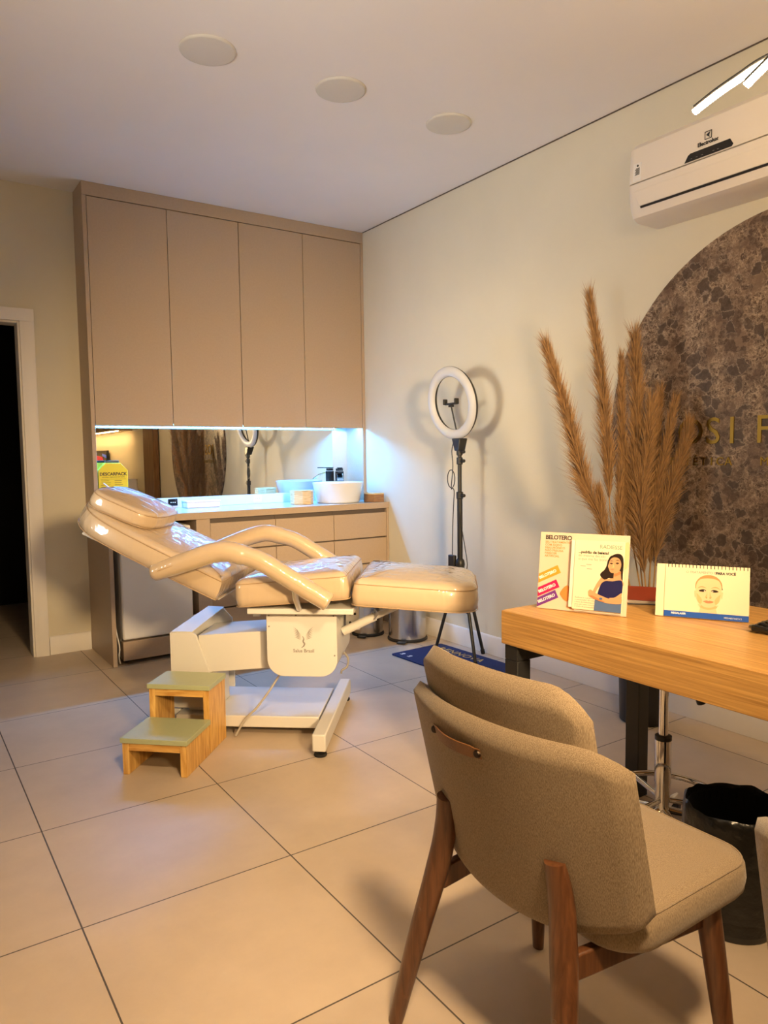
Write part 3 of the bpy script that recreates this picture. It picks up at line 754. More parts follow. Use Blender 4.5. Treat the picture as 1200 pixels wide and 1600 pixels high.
# rug
t = thing('floor_mat', 'navy blue floor mat with gold lettering under the tripod', 'mat', (2.775, 3.38, 0), R(2))
B().prism([(x, y, .0008) for x, y in rounded(-.205, .205, -.36, .36, .02, 4)], (0, 0, .006)).build('mat_body', 'rug', t)
b = text_bm(B(), 'RENNOVA', .078, (.10, .275, .0072), (0, -1, 0), (1, 0, 0), 'LEFT', .0003, 1.12, .001)
text_bm(b, 'SUAVE HARMONIA', .022, (.05, .20, .0072), (0, -1, 0), (1, 0, 0), 'LEFT', .0003, 1.3)
b.build('gold_lettering', 'gold_print', t)
b = B()
for x, y in ((-.14, .31), (-.14, .24), (-.10, .02), (-.16, -.06), (-.06, -.10), (-.13, -.20), (-.02, .05)):
    b.cyl((x, y, .0071), (x, y, .0076), .012, n=14)
    b.box(x - .022, x - .014, y - .012, y + .012, .0071, .0076)
b.build('white_icons', 'white_print', t)
b = B()
for (cx, cy, q) in ((-.09, -.04, .085), (-.06, -.18, .10)):
    b.tube([(cx + q * math.cos(a), cy + q * math.sin(a), .0074) for a in [PI * i / 14 - .6 for i in range(15)]], .003, 6)
b.build('gold_curves', 'gold_print', t)

# ------------------------------------------------------------------ wall disc of marble with letters
t = thing('marble_disc', 'large round brown marble wall panel with golden letters', 'wall panel', (XR, 1.557, 1.348))
b = B().lathe([(0, .0), (.8975, .0), (.8985, .002), (.8985, .016), (.8975, .018), (0, .018)], n=128); b.xf(Matrix.Rotation(R(-90), 4, 'Y'))
b.build('stone_disc', 'marble', t, angle=30, loc=(-.001, 0, 0))
def glyph(ch, y, z, size): text_bm(B(), ch, size, (-.0200, y - 1.557, z - 1.348), (0, -1, 0), (0, 0, 1), 'CENTER', .004).build('gold_letter', 'gold', t)
for ch, y in zip('JOSI', (2.112, 2.008, 1.897, 1.808)): glyph(ch, y, 1.283, .168)
for ch, y in zip('FERRAZ'[:1], (1.668,)): glyph(ch, y, 1.283, .168)
for i, ch in enumerate('ESTÉTICA'): glyph(ch, 1.822 + (7 - i) * .0395, 1.187, .052)
glyph('M', 1.662, 1.187, .052)

# ------------------------------------------------------------------ air conditioner
t = thing('air_conditioner', 'white split air conditioner high on the right wall above the marble disc', 'air conditioner', (XR, 1.80, 2.46))
yl, yr = 2.222 - 1.80, 1.345 - 1.80
prof = [(-.001, .178), (-.14, .182), (-.185, .172), (-.205, .150), (-.215, .02), (-.215, -.002)]
low = [(-.215, -.008), (-.213, -.040), (-.204, -.108), (-.185, -.148), (-.15, -.163), (-.001, -.165)]
def ac_part(pr, name, m_, inset=0.0):
    secs = [(yl - .0, .90), (yl - .006, .965), (yl - .016, .992), (yl - .034, 1.0), (yr + .034, 1.0), (yr + .016, .992), (yr, .94)]
    b = B(); rows = []
    for y, k in secs: rows.append([b._v((x * k, y, z * (k * .5 + .5) )) for x, z in pr])
    for a, c in zip(rows, rows[1:]):
        n = len(a)
        for i in range(n): b._f([a[i], a[(i + 1) % n], c[(i + 1) % n], c[i]])
    b._f(rows[0]); b._f(rows[-1][::-1])
    return b.build(name, m_, t, angle=32)
ac_part(prof + [(-.001, -.002)], 'front_panel', 'ac_white')
ac_part([(-.001, -.004)] + low, 'body', 'ac_white')
b = B().hexa([(-.2185, yl - .036, -.042), (-.2165, yl - .036, -.042), (-.2075, yl - .064, -.106), (-.2105, yl - .064, -.108)], [(-.2185, yr + .034, -.042), (-.2165, yr + .034, -.042), (-.2075, yr + .064, -.106), (-.2105, yr + .064, -.108)])
b.build('air_flap', 'ac_white', t, bevel=.001)
B().hexa([(-.2085, yl - .064, -.1085), (-.2055, yl - .064, -.1085), (-.2015, yl - .064, -.1165), (-.2035, yl - .064, -.1165)], [(-.2085, yr + .064, -.1085), (-.2055, yr + .064, -.1085), (-.2015, yr + .064, -.1165), (-.2035, yr + .064, -.1165)]).build('outlet_slot', 'black_plastic', t)
xs = -.2162
b = B().prism([(xs, 1.932 - 1.80, .001), (xs, 1.722 - 1.80, .001), (xs + .0012, 1.716 - 1.80, .010), (xs + .0014, 1.730 - 1.80, .034), (xs + .0014, 1.905 - 1.80, .034), (xs + .0008, 1.916 - 1.80, .028)], (-.0012, 0, 0))
dsp = b.build('display_window', 'black_gloss', t)
b = B()
for y in (1.90, 1.875, 1.85, 1.80, 1.78): b.box(xs - .0016, xs - .0013, y - 1.80 - .004, y - 1.80 + .004, .010, .0115)
b.build('display_icons', 'grey_ink', dsp)
b = B(); cy, cz = 1.828 - 1.80, .084; x = -.2115
for y0, y1, z0, z1 in ((-.016, .016, .013, .016), (-.016, .016, -.016, -.013), (-.016, -.013, -.013, .013), (.013, .016, -.013, .013)): b.box(x - .001, x - .0002, cy + y0, cy + y1, cz + z0, cz + z1)
b.prism([(x - .0002, cy + .010, cz + .002), (x - .0002, cy - .009, cz + .012), (x - .0002, cy - .004, cz - .003), (x - .0002, cy - .008, cz - .012)], (-.0008, 0, 0))
text_bm(b, 'Electrolux', .022, (-.2148, cy, cz - .036), (0, -1, 0), (0, 0, 1), 'CENTER', .0012, 1.0, .0004)
b.build('printed_logo', 'ink', t)
stk = B().hexa([(-.2160, 2.192 - 1.80, .002), (-.2145, 2.192 - 1.80, .002), (-.2145, 2.150 - 1.80, .002), (-.2160, 2.150 - 1.80, .002)], [(-.2114, 2.192 - 1.80, .082), (-.2092, 2.192 - 1.80, .082), (-.2092, 2.150 - 1.80, .082), (-.2114, 2.150 - 1.80, .082)])
stk.build('energy_sticker', 'white_plastic', t)
b = B()
for k in range(9): b.box(-.2165 + (k * .0035 + .03) * .055, -.2158 + (k * .0035 + .03) * .055, 2.158 - 1.80, 2.183 - 1.80 - (k % 3) * .003, .030 + k * .0035, .0322 + k * .0035)
b.cyl((-.2130, 2.169 - 1.80, .070), (-.2119, 2.169 - 1.80, .070), .005, n=12)
b.build('sticker_print', 'ink', t)

# ------------------------------------------------------------------ pendant lamp
t = thing('pendant_lamp', 'curved glowing pendant lamp hanging over the desk, upper right corner', 'lamp', (2.0, .96, 2.29))
def strip(pts, name):
    P = smooth_path([Vector(p) * .8 for p in pts], 8)
    o = B().tube([p + Vector((0, 0, .0132)) for p in P], .006, 10, squash=((0, 0, 1), 1.2)).build(name + '_housing', 'black_metal', t)
    B().tube(P, .0105, 10, squash=((0, 0, 1), .8)).build('light_tube', 'pendant', o)
    return o
strip([(0, .453, -.071), (.0, .37, -.045), (.0, .29, -.027), (.0, .20, -.01), (.02, .05, .0), (.05, -.1, -.03), (.05, -.25, -.09)], 'arc')
strip([(-.06, .225, -.088), (-.05, .15, -.040), (-.04, .07, .0), (-.03, -.06, .06), (0, -.20, .05), (.05, -.32, .02)], 'arc')
B().lathe([(0, ZC - 2.29 - .03), (.06, ZC - 2.29 - .03), (.06, ZC - 2.29 - .001), (0, ZC - 2.29 - .001)], (0, -.05, 0), 28).build('ceiling_canopy', 'black_metal', t)
for x, y, z in ((.02, .04, .02), (-.03, -.08, .08)): B().cyl((x * .8, y * .8, z * .8), (0, -.05, ZC - 2.29 - .03), .0012, n=6).build('suspension_wire', 'black_metal', t)

# ------------------------------------------------------------------ desk
t = thing('desk', 'oak desk with thick top and black metal legs on the right', 'desk', (1.91, 1.0, 0))
DYT = .683
B().box(-.333, .333, -.83, DYT, .654, .760).build('desktop', 'oak', t, bevel=.002)
for y in (DYT - .065, -.80):
    for x in (-.326, .272): B().box(x, x + .056, y, y + .056, .0008, .606).build('leg', 'black_metal', t, bevel=.002)
    B().box(-.326, .328, y, y + .056, .6065, .6535).build('leg_crossbar', 'black_metal', t, bevel=.002)

# ------------------------------------------------------------------ card frame helper
def card_thing(name, lb, cat, p_left, p_right, lean, thick, hgt, group=None):
    """upright card: bottom edge from p_left to p_right as seen by the visitor; local x right, z up the card, -y to the viewer"""
    a = Vector(p_left); c = Vector(p_right); d = c - a
    t = thing(name, lb, cat, a, 0, group)
    t.rotation_euler = (Matrix.Rotation(math.atan2(d.y, d.x), 4, 'Z') @ Matrix.Rotation(-lean, 4, 'X')).to_euler()
    return t, d.length
def flat(b, pts, y): b.poly([(x, y, z) for x, z in pts])
def slab(pts, y0, y1): return B().prism([(x, y0, z) for x, z in pts], (0, y1 - y0, 0))
def blob(cx, cz, rx, rz, n=24, rot=0):
    return [(cx + rx * math.cos(2 * PI * i / n) * math.cos(rot) - rz * math.sin(2 * PI * i / n) * math.sin(rot), cz + rx * math.cos(2 * PI * i / n) * math.sin(rot) + rz * math.sin(2 * PI * i / n) * math.cos(rot)) for i in range(n)]
def curve2(pts, k=5, closed=True):
    P = [Vector((x, z, 0)) for x, z in pts]
    if closed: Q = P[-2:] + P + P[:2]; S_ = smooth_path(Q, k)[2 * k:-2 * k + 0]; return [(p.x, p.y) for p in S_][:len(pts) * k]
    return [(p.x, p.y) for p in smooth_path(P, k)]
for nm, c in (('print_skin', (0.50, 0.27, 0.14)), ('print_skin_dark', (0.40, 0.17, 0.07)), ('print_hair', (0.018, 0.010, 0.008)), ('print_navy', (0.012, 0.012, 0.075)), ('print_denim', (0.07, 0.12, 0.26)),
              ('print_orange', (0.78, 0.26, 0.03)), ('print_magenta', (0.42, 0.012, 0.09)), ('print_purple', (0.13, 0.03, 0.22)), ('print_blush', (0.60, 0.46, 0.36)), ('print_peach', (0.72, 0.42, 0.24)), ('print_rust', (0.60, 0.20, 0.05)),
              ('print_blue', (0.012, 0.075, 0.40)), ('print_pale_skin', (0.68, 0.48, 0.29)), ('print_blonde', (0.40, 0.23, 0.09)), ('print_lip', (0.52, 0.19, 0.10)), ('print_shade', (0.66, 0.38, 0.18)), ('print_teal', (0.12, 0.22, 0.18)), ('print_red', (0.30, 0.035, 0.012))):
    M[nm] = mat(nm, c, 0.35)

# display board
t, W = card_thing('display_board', 'square advertising board with orange, magenta and purple bars standing on the desk', 'display board', (1.685, 1.637, .7612), (1.794, 1.380, .7612), R(9), .006, .262)
H = .242
B().box(0, W, 0, .006, .0005, H).build('board', 'print_blush', t, bevel=.0006)
sb = B().prism([(W * .3, .0065, .01), (W * .7, .0065, .01), (W * .6, .0065, .19), (W * .4, .0065, .19)], (0, .002, 0)); sb.build('board_backing', 'paper', t)
B().hexa([(W * .45, .0085, .19), (W * .55, .0085, .19), (W * .55, .0105, .19), (W * .45, .0105, .19)], [(W * .45, .063, .0125), (W * .55, .063, .0125), (W * .55, .065, .0125), (W * .45, .065, .0125)]).build('strut', 'paper', t)
b = text_bm(B(), 'BELOTERO', .0185, (.017, -.0002, H - .022), (1, 0, 0), (0, 0, 1), 'LEFT', .0002, .92, .0006); b.build('black_heading', 'ink', t)
b = B()
for k, s in enumerate(('SEU TRATAMENTO', 'COM ÁCIDO', 'HIALURÔNICO', 'NÃO PRECISA', 'PARECER', 'ARTIFICIAL')): text_bm(b, s, .0092, (.017, -.0002, H - .034 - k * .0088), (1, 0, 0), (0, 0, 1), 'LEFT', .0002, 1.05, .0002)
b.build('brown_text', 'print_rust', t)
for k, (mm, z) in enumerate((('print_orange', .080), ('print_magenta', .036), ('print_purple', .004))):
    c, s = math.cos(R(27)), math.sin(R(27)); q = []
    L_ = .080 - .002 * k
    for u, v in ((0, 0), (L_, 0), (L_, .026), (0, .026)): q.append((max(.002, .002 + u * c - v * s), max(.002, z + u * s + v * c)))
    q[3] = (.002, z + .0285)
    o = slab(q, -.0012, -.0002).build('colour_bar', mm, t)
    b = text_bm(B(), 'BELOTERO', .0128, (.006, -.0014, z + .0115), (c, 0, s), (-s, 0, c), 'LEFT', .0002, .95, .0003); b.build('bar_lettering', 'white_print', o)
b = slab(curve2([(.095, .012), (.15, .004), (.20, .006), (.255, .02), (.20, .03), (.165, .05), (.15, .09), (.155, .13), (.135, .12), (.125, .08), (.118, .05)]), -.0009, -.0002); b.build('peach_swirl', 'print_peach', t)
b = slab(curve2([(.074, .050), (.086, .072), (.10, .078), (.108, .055), (.10, .030), (.085, .036)]), -.0014, -.001); b.build('rust_patch', 'print_rust', t)
b = slab(curve2([(W - .03, H - .05), (W - .002, H - .02), (W - .002, H - .09), (W - .02, H - .10)]), -.0009, -.0002); b.build('peach_patch', 'print_peach', t)

# leaflet in front of the board
t, W2 = card_thing('leaflet_card', 'white leaflet card with dark haired woman in navy top, before the advertising board', 'leaflet', (1.7310, 1.5285, .7612), (1.7895, 1.3905, .7612), R(9), .006, .21)
W2 = .150; H2 = .212
t.scale = (1, 1, 1)
B().box(0, W2, -.012, -.004, .010, .010 + H2).build('card', 'cream_card', t, bevel=.0006)
B().box(-.012, -.0005, -.010, -.004, .014, .008 + H2).build('side_flap', 'paper', t)
B().box(.004, W2 - .004, -.004, .0042, .004, .016).build('ledge', 'paper', t)
y = -.0122
b = text_bm(B(), 'RADIESSE', .0165, (.076, y, .199), (1, 0, 0), (0, 0, 1), 'LEFT', .0002, .98); b.build('green_heading', 'print_teal', t)
b = text_bm(B(), '...padrão de beleza?', .0118, (.012, y, .182), (1, 0, 0), (0, 0, 1), 'LEFT', .0002, 1.0, .0004); b.build('bold_line', 'ink', t)
b = text_bm(B(), 'eu mesma decido', .0118, (.012, y, .1715), (1, 0, 0), (0, 0, 1), 'LEFT', .0002)
text_bm(b, 'o que me faz bonita.', .0118, (.012, y, .161), (1, 0, 0), (0, 0, 1), 'LEFT', .0002)
b.build('grey_text', 'grey_ink', t)
b = B()
for k, s in enumerate(('Radiesse é o preenchedor', 'e estimulador de colágeno', 'à base de hidroxiapatita', 'para um rosto natural', 'e cheio de personalidade')): text_bm(b, s, .0068, (.008, y, .044 - k * .0068), (1, 0, 0), (0, 0, 1), 'LEFT', .0002)
b.build('small_print', 'grey_ink', t)
for x, z in ((.020, .142), (.038, .147), (.040, .134)): B().box(x, x + .016, y - .0001, y + .0002, z, z + .002).build('caption_mark', 'grey_ink', t)
po = thing  # printed portrait as thin shapes
b = B()
def layer(mi, pts, yy): b.mi = mi; b.prism([(x, yy, z) for x, z in pts], (0, .00025, 0))
mats = ['print_hair', 'print_skin', 'print_navy', 'print_denim', 'print_skin_dark', 'print_lip', 'print_shade']
X0 = W2
layer(0, curve2([(.112, .178), (.128, .186), (.142, .183), (.1495, .165), (.149, .12), (.1485, .10), (.135, .125), (.128, .118), (.120, .110), (.108, .112), (.098, .105), (.085, .113), (.082, .122), (.088, .130), (.094, .136), (.100, .150), (.103, .166)]), y - .0001)
layer(3, [(.068, .0105), (X0 - .001, .0105), (X0 - .001, .045), (.070, .045)], y - .0002)
layer(1, curve2([(.085, .112), (.095, .106), (.118, .112), (.147, .108), (.149, .09), (.10, .085), (.09, .09), (.078, .08), (.068, .06), (.060, .055), (.063, .07), (.074, .095)]), y - .0003)
layer(1, curve2([(.122, .112), (.124, .132), (.140, .136), (.145, .115), (.147, .105), (.12, .104)]), y - .0004)
layer(4, curve2([(.122, .124), (.130, .128), (.142, .134), (.144, .128), (.132, .120), (.124, .118)]), y - .00055)
layer(1, curve2([(.107, .160), (.112, .170), (.122, .175), (.135, .172), (.142, .160), (.142, .145), (.135, .133), (.122, .128), (.112, .130), (.107, .140), (.104, .148)]), y - .0007)
layer(2, curve2([(.086, .092), (.098, .102), (.12, .103), (.148, .105), (.1490, .06), (.145, .045), (.10, .046), (.078, .052), (.080, .075)]), y - .0008)
layer(1, curve2([(.048, .065), (.054, .073), (.062, .069), (.075, .062), (.095, .055), (.118, .049), (.140, .050), (.149, .055), (.149, .040), (.135, .036), (.11, .036), (.088, .040), (.065, .047), (.050, .054)]), y - .001)
layer(4, curve2([(.052, .054), (.07, .045), (.092, .039), (.10, .040), (.08, .048), (.06, .056)]), y - .0013)
layer(1, curve2([(.112, .052), (.13, .056), (.148, .070), (.149, .060), (.14, .046), (.12, .043)]), y - .0014)
layer(0, curve2([(.109, .1555), (.113, .158), (.119, .1565), (.114, .1535)], 4), y - .0009)
layer(0, curve2([(.126, .157), (.131, .160), (.137, .158), (.131, .1545)], 4), y - .0009)
layer(0, curve2([(.108, .162), (.114, .165), (.119, .1625), (.114, .1635)], 4), y - .0009)
layer(0, curve2([(.125, .1645), (.132, .168), (.139, .1645), (.132, .166)], 4), y - .0009)
layer(6, curve2([(.117, .157), (.119, .148), (.115, .1445), (.122, .1445), (.121, .152)], 4), y - .0009)
layer(5, curve2([(.110, .1385), (.116, .1405), (.123, .1395), (.117, .1345)], 4), y - .0009)
layer(0, curve2([(.104, .165), (.112, .179), (.13, .181), (.142, .170), (.135, .175), (.12, .175), (.110, .168), (.107, .158), (.104, .150)]), y - .0011)
layer(0, curve2([(.1405, .168), (.1485, .165), (.1485, .12), (.146, .11), (.1435, .13), (.1445, .15)]), y - .0011)
layer(3, blob(.088, .048, .005, .0035, 12), y - .0016)
b.build('printed_woman', mats, t, angle=20)
QR = None   # the code square stays out

# magazine lying behind the cards
t = thing('magazine', 'red covered magazine leaning flat behind the leaflet on the desk', 'magazine', (2.055, 1.535, .7612), R(-58))
B().box(-.12, .12, -.085, .085, .0004, .010).build('pages', 'paper', t, bevel=.001)
mg = B().hexa([(-.12, -.085, .0104), (.12, -.085, .0104), (.12, .085, .0104), (-.12, .085, .0104)], [(-.12, -.085, .0124), (.12, -.085, .0124), (.12, .085, .0274), (-.12, .085, .0274)])
mg.build('cover', 'print_red', t, bevel=.001)
B().tube(smooth_path([(-.02, -.12, .004), (.04, -.105, .004), (.09, -.11, .004)], 5), .0025, 6).build('ribbon', 'black_plastic', t)

# flip calendar
t, W3 = card_thing('flip_calendar', 'spiral bound desk calendar with a face portrait and blue band on the desk', 'calendar', (1.884, 1.345, .7612), (2.003, 1.128, .7612), R(14), .004, .165)
W3 = .252; H3 = .157
B().box(0, W3, .0, .0025, .0005, H3).build('backing_card', 'cream_card', t, bevel=.0005)
B().box(.0245, W3, -.0022, -.0003, .0015, H3 - .001).build('front_page', 'cream_card', t, bevel=.0004)
back = B().hexa([(0, .0035, H3 - .002), (W3, .0035, H3 - .002), (W3, .0060, H3 - .002), (0, .0060, H3 - .002)], [(0, .110, .0275), (W3, .110, .0275), (W3, .1125, .0275), (0, .1125, .0275)])
back.build('rear_panel', 'cream_card', t)
b = B()
for k in range(24):
    x = .033 + k * .0097
    b.tube([(x, .0018 + .0052 * math.cos(a), H3 - .004 + .0075 * math.sin(a)) for a in [2 * PI * i / 10 for i in range(10)]], .0009, 5, closed=True)
b.build('spiral_binding', 'black_metal', t)
b = B().box(.025, W3, -.0032, -.0024, .0015, .0185); bb = b.build('blue_band', 'print_blue', t)
b = text_bm(B(), 'MEGALASER', .0075, (.045, -.0034, .0095), (1, 0, 0), (0, 0, 1), 'LEFT', .0002, 1.0, .0002)
text_bm(b, 'MEDAESTHETICS', .0062, (W3 - .064, -.0034, .0065), (1, 0, 0), (0, 0, 1), 'LEFT', .0002, 1.0); b.build('band_lettering', 'white_print', bb)
b = text_bm(B(), 'O TRATAMENTO IDEAL', .0098, (.082, -.0024, H3 - .0245), (1, 0, 0), (0, 0, 1), 'LEFT', .0002, .95); b.build('thin_heading', 'grey_ink', t)
b = text_bm(B(), 'PARA VOCÊ', .0098, (.163, -.0024, H3 - .0245), (1, 0, 0), (0, 0, 1), 'LEFT', .0002, 1.0, .0005); b.build('bold_heading', 'ink', t)
b = B(); y = -.0026; cx = .145
def sym(pts): return [(cx + x * .92, .019 + (z - .019) * .90) for x, z in pts]
mats = ['print_pale_skin', 'print_blonde', 'print_hair', 'print_lip', 'print_shade', 'white_print']
layer(0, sym([(-.026, .019), (.026, .019), (.023, .034), (.030, .045), (-.030, .045), (-.023, .034)]), y)
layer(4, sym(curve2([(-.024, .036), (0, .029), (.024, .036), (.020, .043), (-.020, .043)], 4)), y - .0001)
layer(1, sym(curve2([(-.039, .096), (-.037, .118), (-.022, .136), (0, .142), (.022, .136), (.037, .118), (.039, .096), (.034, .100), (-.034, .100)], 4)), y - .0002)
layer(0, sym(curve2([(-.042, .086), (-.0375, .088), (-.037, .070), (-.040, .068)], 4)), y - .0002); layer(0, sym(curve2([(.042, .086), (.0375, .088), (.037, .070), (.040, .068)], 4)), y - .0002)
layer(0, sym(curve2([(-.0375, .092), (-.036, .110), (-.026, .126), (0, .131), (.026, .126), (.036, .110), (.0375, .092), (.036, .070), (.030, .054), (.016, .040), (0, .036), (-.016, .040), (-.030, .054), (-.036, .070)], 4)), y - .0004)
for s in (-1, 1):
    layer(4, [(cx + s * x * .92, .019 + (z - .019) * .90) for x, z in curve2([(.035, .080), (.024, .070), (.018, .058), (.022, .047), (.031, .057)], 4)], y - .0006)
    layer(2, [(cx + s * x * .92, .019 + (z - .019) * .90) for x, z in curve2([(.007, .0905), (.014, .0945), (.024, .093), (.029, .089), (.022, .0865), (.013, .0865)], 4)], y - .0007)
    layer(5, [(cx + s * x * .92, .019 + (z - .019) * .90) for x, z in curve2([(.0095, .0895), (.0135, .0910), (.0125, .0880)], 4)], y - .0009)
    layer(1, [(cx + s * x * .92, .019 + (z - .019) * .90) for x, z in curve2([(.006, .098), (.016, .1035), (.026, .1025), (.033, .096), (.025, .1005), (.015, .101)], 4)], y - .0007)
    layer(4, [(cx + s * x * .92, .019 + (z - .019) * .90) for x, z in curve2([(.004, .088), (.006, .078), (.010, .069), (.007, .066), (.003, .068)], 4)], y - .0006)
    layer(2, [(cx + s * x * .92, .019 + (z - .019) * .90) for x, z in curve2([(.0025, .0665), (.006, .0685), (.0065, .0665)], 3)], y - .0008)
layer(3, sym(curve2([(-.016, .0555), (-.005, .0590), (0, .0580), (.005, .0590), (.016, .0555), (.006, .0505), (-.006, .0505)], 4)), y - .0006)
b.build('printed_face', mats, t, angle=20)

# black cable bundle at the desk's right
t = thing('cable_bundle', 'tangle of short black cables and plugs at the right of the desk', 'cable', (1.945, 1.030, .7612), R(-30))
for k in range(3):
    P = smooth_path([(-.035 + .012 * k, .035, .008), (-.045 + .02 * k, .0, .018 + .006 * k), (-.005, -.03 + .01 * k, .012 + .004 * k), (.03, -.015, .016), (.06, .01 + .01 * k, .009)], 5)
    B().tube(P, .0055, 8).build('cable', 'black_gloss', t)
B().cyl((-.045, .01, .011), (-.005, -.040, .011), .0095).build('plug', 'black_gloss', t, bevel=.002)
B().cyl((-.005, -.0402, .011), (.006, -.053, .011), .0055).build('plug_tip', 'chrome', t)
B().box(.0, .075, .018, .048, .0005, .022).build('connector_block', 'black_plastic', t, bevel=.005)

# ------------------------------------------------------------------ practitioner stool
t = thing('rolling_stool', 'chrome gas-lift stool with round foot ring half hidden under the desk', 'stool', (2.005, 1.393, 0))
B().lathe([(0, .562), (.10, .562), (.160, .568), (.166, .585), (.166, .615), (.155, .632), (.0, .638)], n=40).build('seat', 'black_plastic', t)
B().cyl((0, 0, .26), (0, 0, .56), .0145).build('gas_piston', 'chrome', t)
B().lathe([(0, .10), (.023, .10), (.023, .19), (.0255, .195), (.0255, .335), (.0, .335)], n=28).build('column', 'chrome', t)
B().lathe([(.0145, .3352), (.026, .3355), (.026, .348), (.0145, .350)], n=28).build('column_collar', 'black_plastic', t)
rg = B().tube([(.195 * math.cos(a), .195 * math.sin(a), .138) for a in [2 * PI * i / 56 for i in range(56)]], .010, 12, closed=True).build('foot_ring', 'chrome', t)
for a in (-.95, 1.15, 3.2): B().cyl((.022 * math.cos(a), .022 * math.sin(a), .138), (.19 * math.cos(a), .19 * math.sin(a), .138), .009, n=12).build('ring_spoke', 'chrome', rg)
for k in range(5):
    a = 2 * PI * k / 5 + .4; ca, sa = math.cos(a), math.sin(a)
    B().tube([(.02 * ca, .02 * sa, .10), (.12 * ca, .12 * sa, .085), (.215 * ca, .215 * sa, .062)], [.016, .014, .011], 10).build('base_arm', 'chrome', t)
    c_ = B().cyl((.215 * ca - .012 * sa, .215 * sa + .012 * ca, .0255), (.215 * ca + .012 * sa, .215 * sa - .012 * ca, .0255), .025, n=20).cyl((.215 * ca, .215 * sa, .04), (.215 * ca, .215 * sa, .062), .007)
    c_.build('castor', 'black_plastic', t)
B().tube([(.03, -.02, .555), (.08, -.052, .51), (.102, -.066, .452)], [.006, .009, .016], 10).build('height_lever', 'black_plastic', t)

# ------------------------------------------------------------------ plant pot and pampas plumes
PX, PY = 2.868, 2.105
t = thing('floor_vase', 'tall black floor vase holding dried plumes behind the desk', 'vase', (PX, PY, 0))
B().lathe([(0, .0006), (.098, .0006), (.104, .006), (.118, .56), (.120, .58), (.117, .585), (.112, .58), (.098, .05), (0, .04)], n=44).build('vase_body', 'black_plastic', t, angle=50)
def plume(label, pts, start, spread, ln, count, seed):
    rnd = random.Random(seed)
    root = Vector((PX, PY, 0))
    P = smooth_path([Vector(p) for p in pts], 10)
    t = thing('pampas_plume', label, 'dried plant', P[0], 0, 'dried pampas plumes in the black vase')
    P = [p - P[0] for p in P]; n = len(P)
    cum = [0.0]
    for a, c in zip(P, P[1:]): cum.append(cum[-1] + (c - a).length)
    tot = cum[-1]
    B().tube(P, [.0042 * (1 - .75 * i / (n - 1)) for i in range(n)], 6).build('stem', 'stem', t)
    bm = bmesh.new()
    def at(u):
        d = u * tot
        for i in range(n - 1):
            if cum[i + 1] >= d or i == n - 2:
                k = (d - cum[i]) / max(1e-6, cum[i + 1] - cum[i]); return P[i].lerp(P[i + 1], k), (P[i + 1] - P[i]).normalized()
    base = Vector(pts[0])
    for j in range(int(count * 1.5)):
        u = start + (1 - start) * (rnd.random() ** .9) * .985
        p, tg = at(u); v = (u - start) / (1 - start)
        a = rnd.uniform(0, 2 * PI); o1 = tg.orthogonal().normalized(); rad = (o1 * math.cos(a) + tg.cross(o1) * math.sin(a))
        env = min(1, .6 + v * 2.0) * (1 - .58 * v)
        l = ln * 1.12 * (.5 + .65 * rnd.random()) * (.5 + .5 * env)
        ang = spread * 1.35 * env * (.25 + 1.0 * rnd.random())
        d0 = (tg * math.cos(ang) + rad * math.sin(ang)).normalized()
        droop = Vector((0, 0, -1)) * (.22 * rnd.random() * l) + rad * (.10 * l * rnd.random())
        pa = p; pb = p + d0 * l * .5 + droop * .12; pc = p + d0 * l + droop
        sd = d0.cross(Vector((rnd.uniform(-1, 1), rnd.uniform(-1, 1), rnd.uniform(-1, 1)))).normalized() * rnd.uniform(.0007, .0013)
        def lim(q):
            w_ = base + q
            if w_.x > 3.052: w_.x = 3.052
            return w_ - base
        v0 = bm.verts.new(lim(pa - sd)); v1 = bm.verts.new(lim(pa + sd)); v2 = bm.verts.new(lim(pb + sd)); v3 = bm.verts.new(lim(pb - sd)); v4 = bm.verts.new(lim(pc))
        bm.faces.new((v0, v1, v2, v3)); bm.faces.new((v3, v2, v4))
    me = bpy.data.meshes.new('plume'); bm.to_mesh(me); bm.free(); me.materials.append(M['plume'])
    o = bpy.data.objects.new('plume', me); COL.objects.link(o); o.parent = t
z0 = .50
plume('leftmost pampas plume, long and leaning out over the ring light side', [(2.84, 2.12, z0), (2.715, 2.205, .89), (2.640, 2.258, 1.10), (2.557, 2.310, 1.45), (2.490, 2.355, 1.715)], .36, .40, .15, 2600, 1)
plume('tallest pampas plume, nearly upright, second from the left', [(2.86, 2.13, z0), (2.745, 2.19, .89), (2.722, 2.203, 1.25), (2.690, 2.225, 1.62), (2.650, 2.25, 1.925)], .38, .32, .15, 2600, 2)
plume('upright darker pampas plume third from left, rising just beside the tallest one', [(2.855, 2.09, z0), (2.82, 2.16, .95), (2.79, 2.175, 1.30), (2.785, 2.185, 1.655)], .25, .26, .13, 2200, 3)
plume('full upright pampas plume in the middle, against the edge of the marble disc', [(2.87, 2.10, z0), (2.83, 2.13, 1.0), (2.835, 2.13, 1.40), (2.822, 2.14, 1.74)], .22, .36, .18, 3200, 4)
plume('shorter pampas plume in the middle front of the bunch', [(2.85, 2.07, z0), (2.80, 2.08, .95), (2.815, 2.07, 1.20), (2.835, 2.06, 1.45)], .20, .40, .16, 2600, 5)
plume('pampas plume tilting right, in front of the golden letter J', [(2.88, 2.09, z0), (2.86, 2.06, .95), (2.885, 2.03, 1.20), (2.925, 2.01, 1.445)], .24, .30, .13, 2000, 6)
plume('rightmost pampas plume, arching over the small golden letters', [(2.89, 2.08, z0), (2.87, 2.04, .85), (2.90, 2.005, 1.05), (2.945, 1.98, 1.22), (2.965, 1.965, 1.345)], .30, .36, .15, 2400, 7)
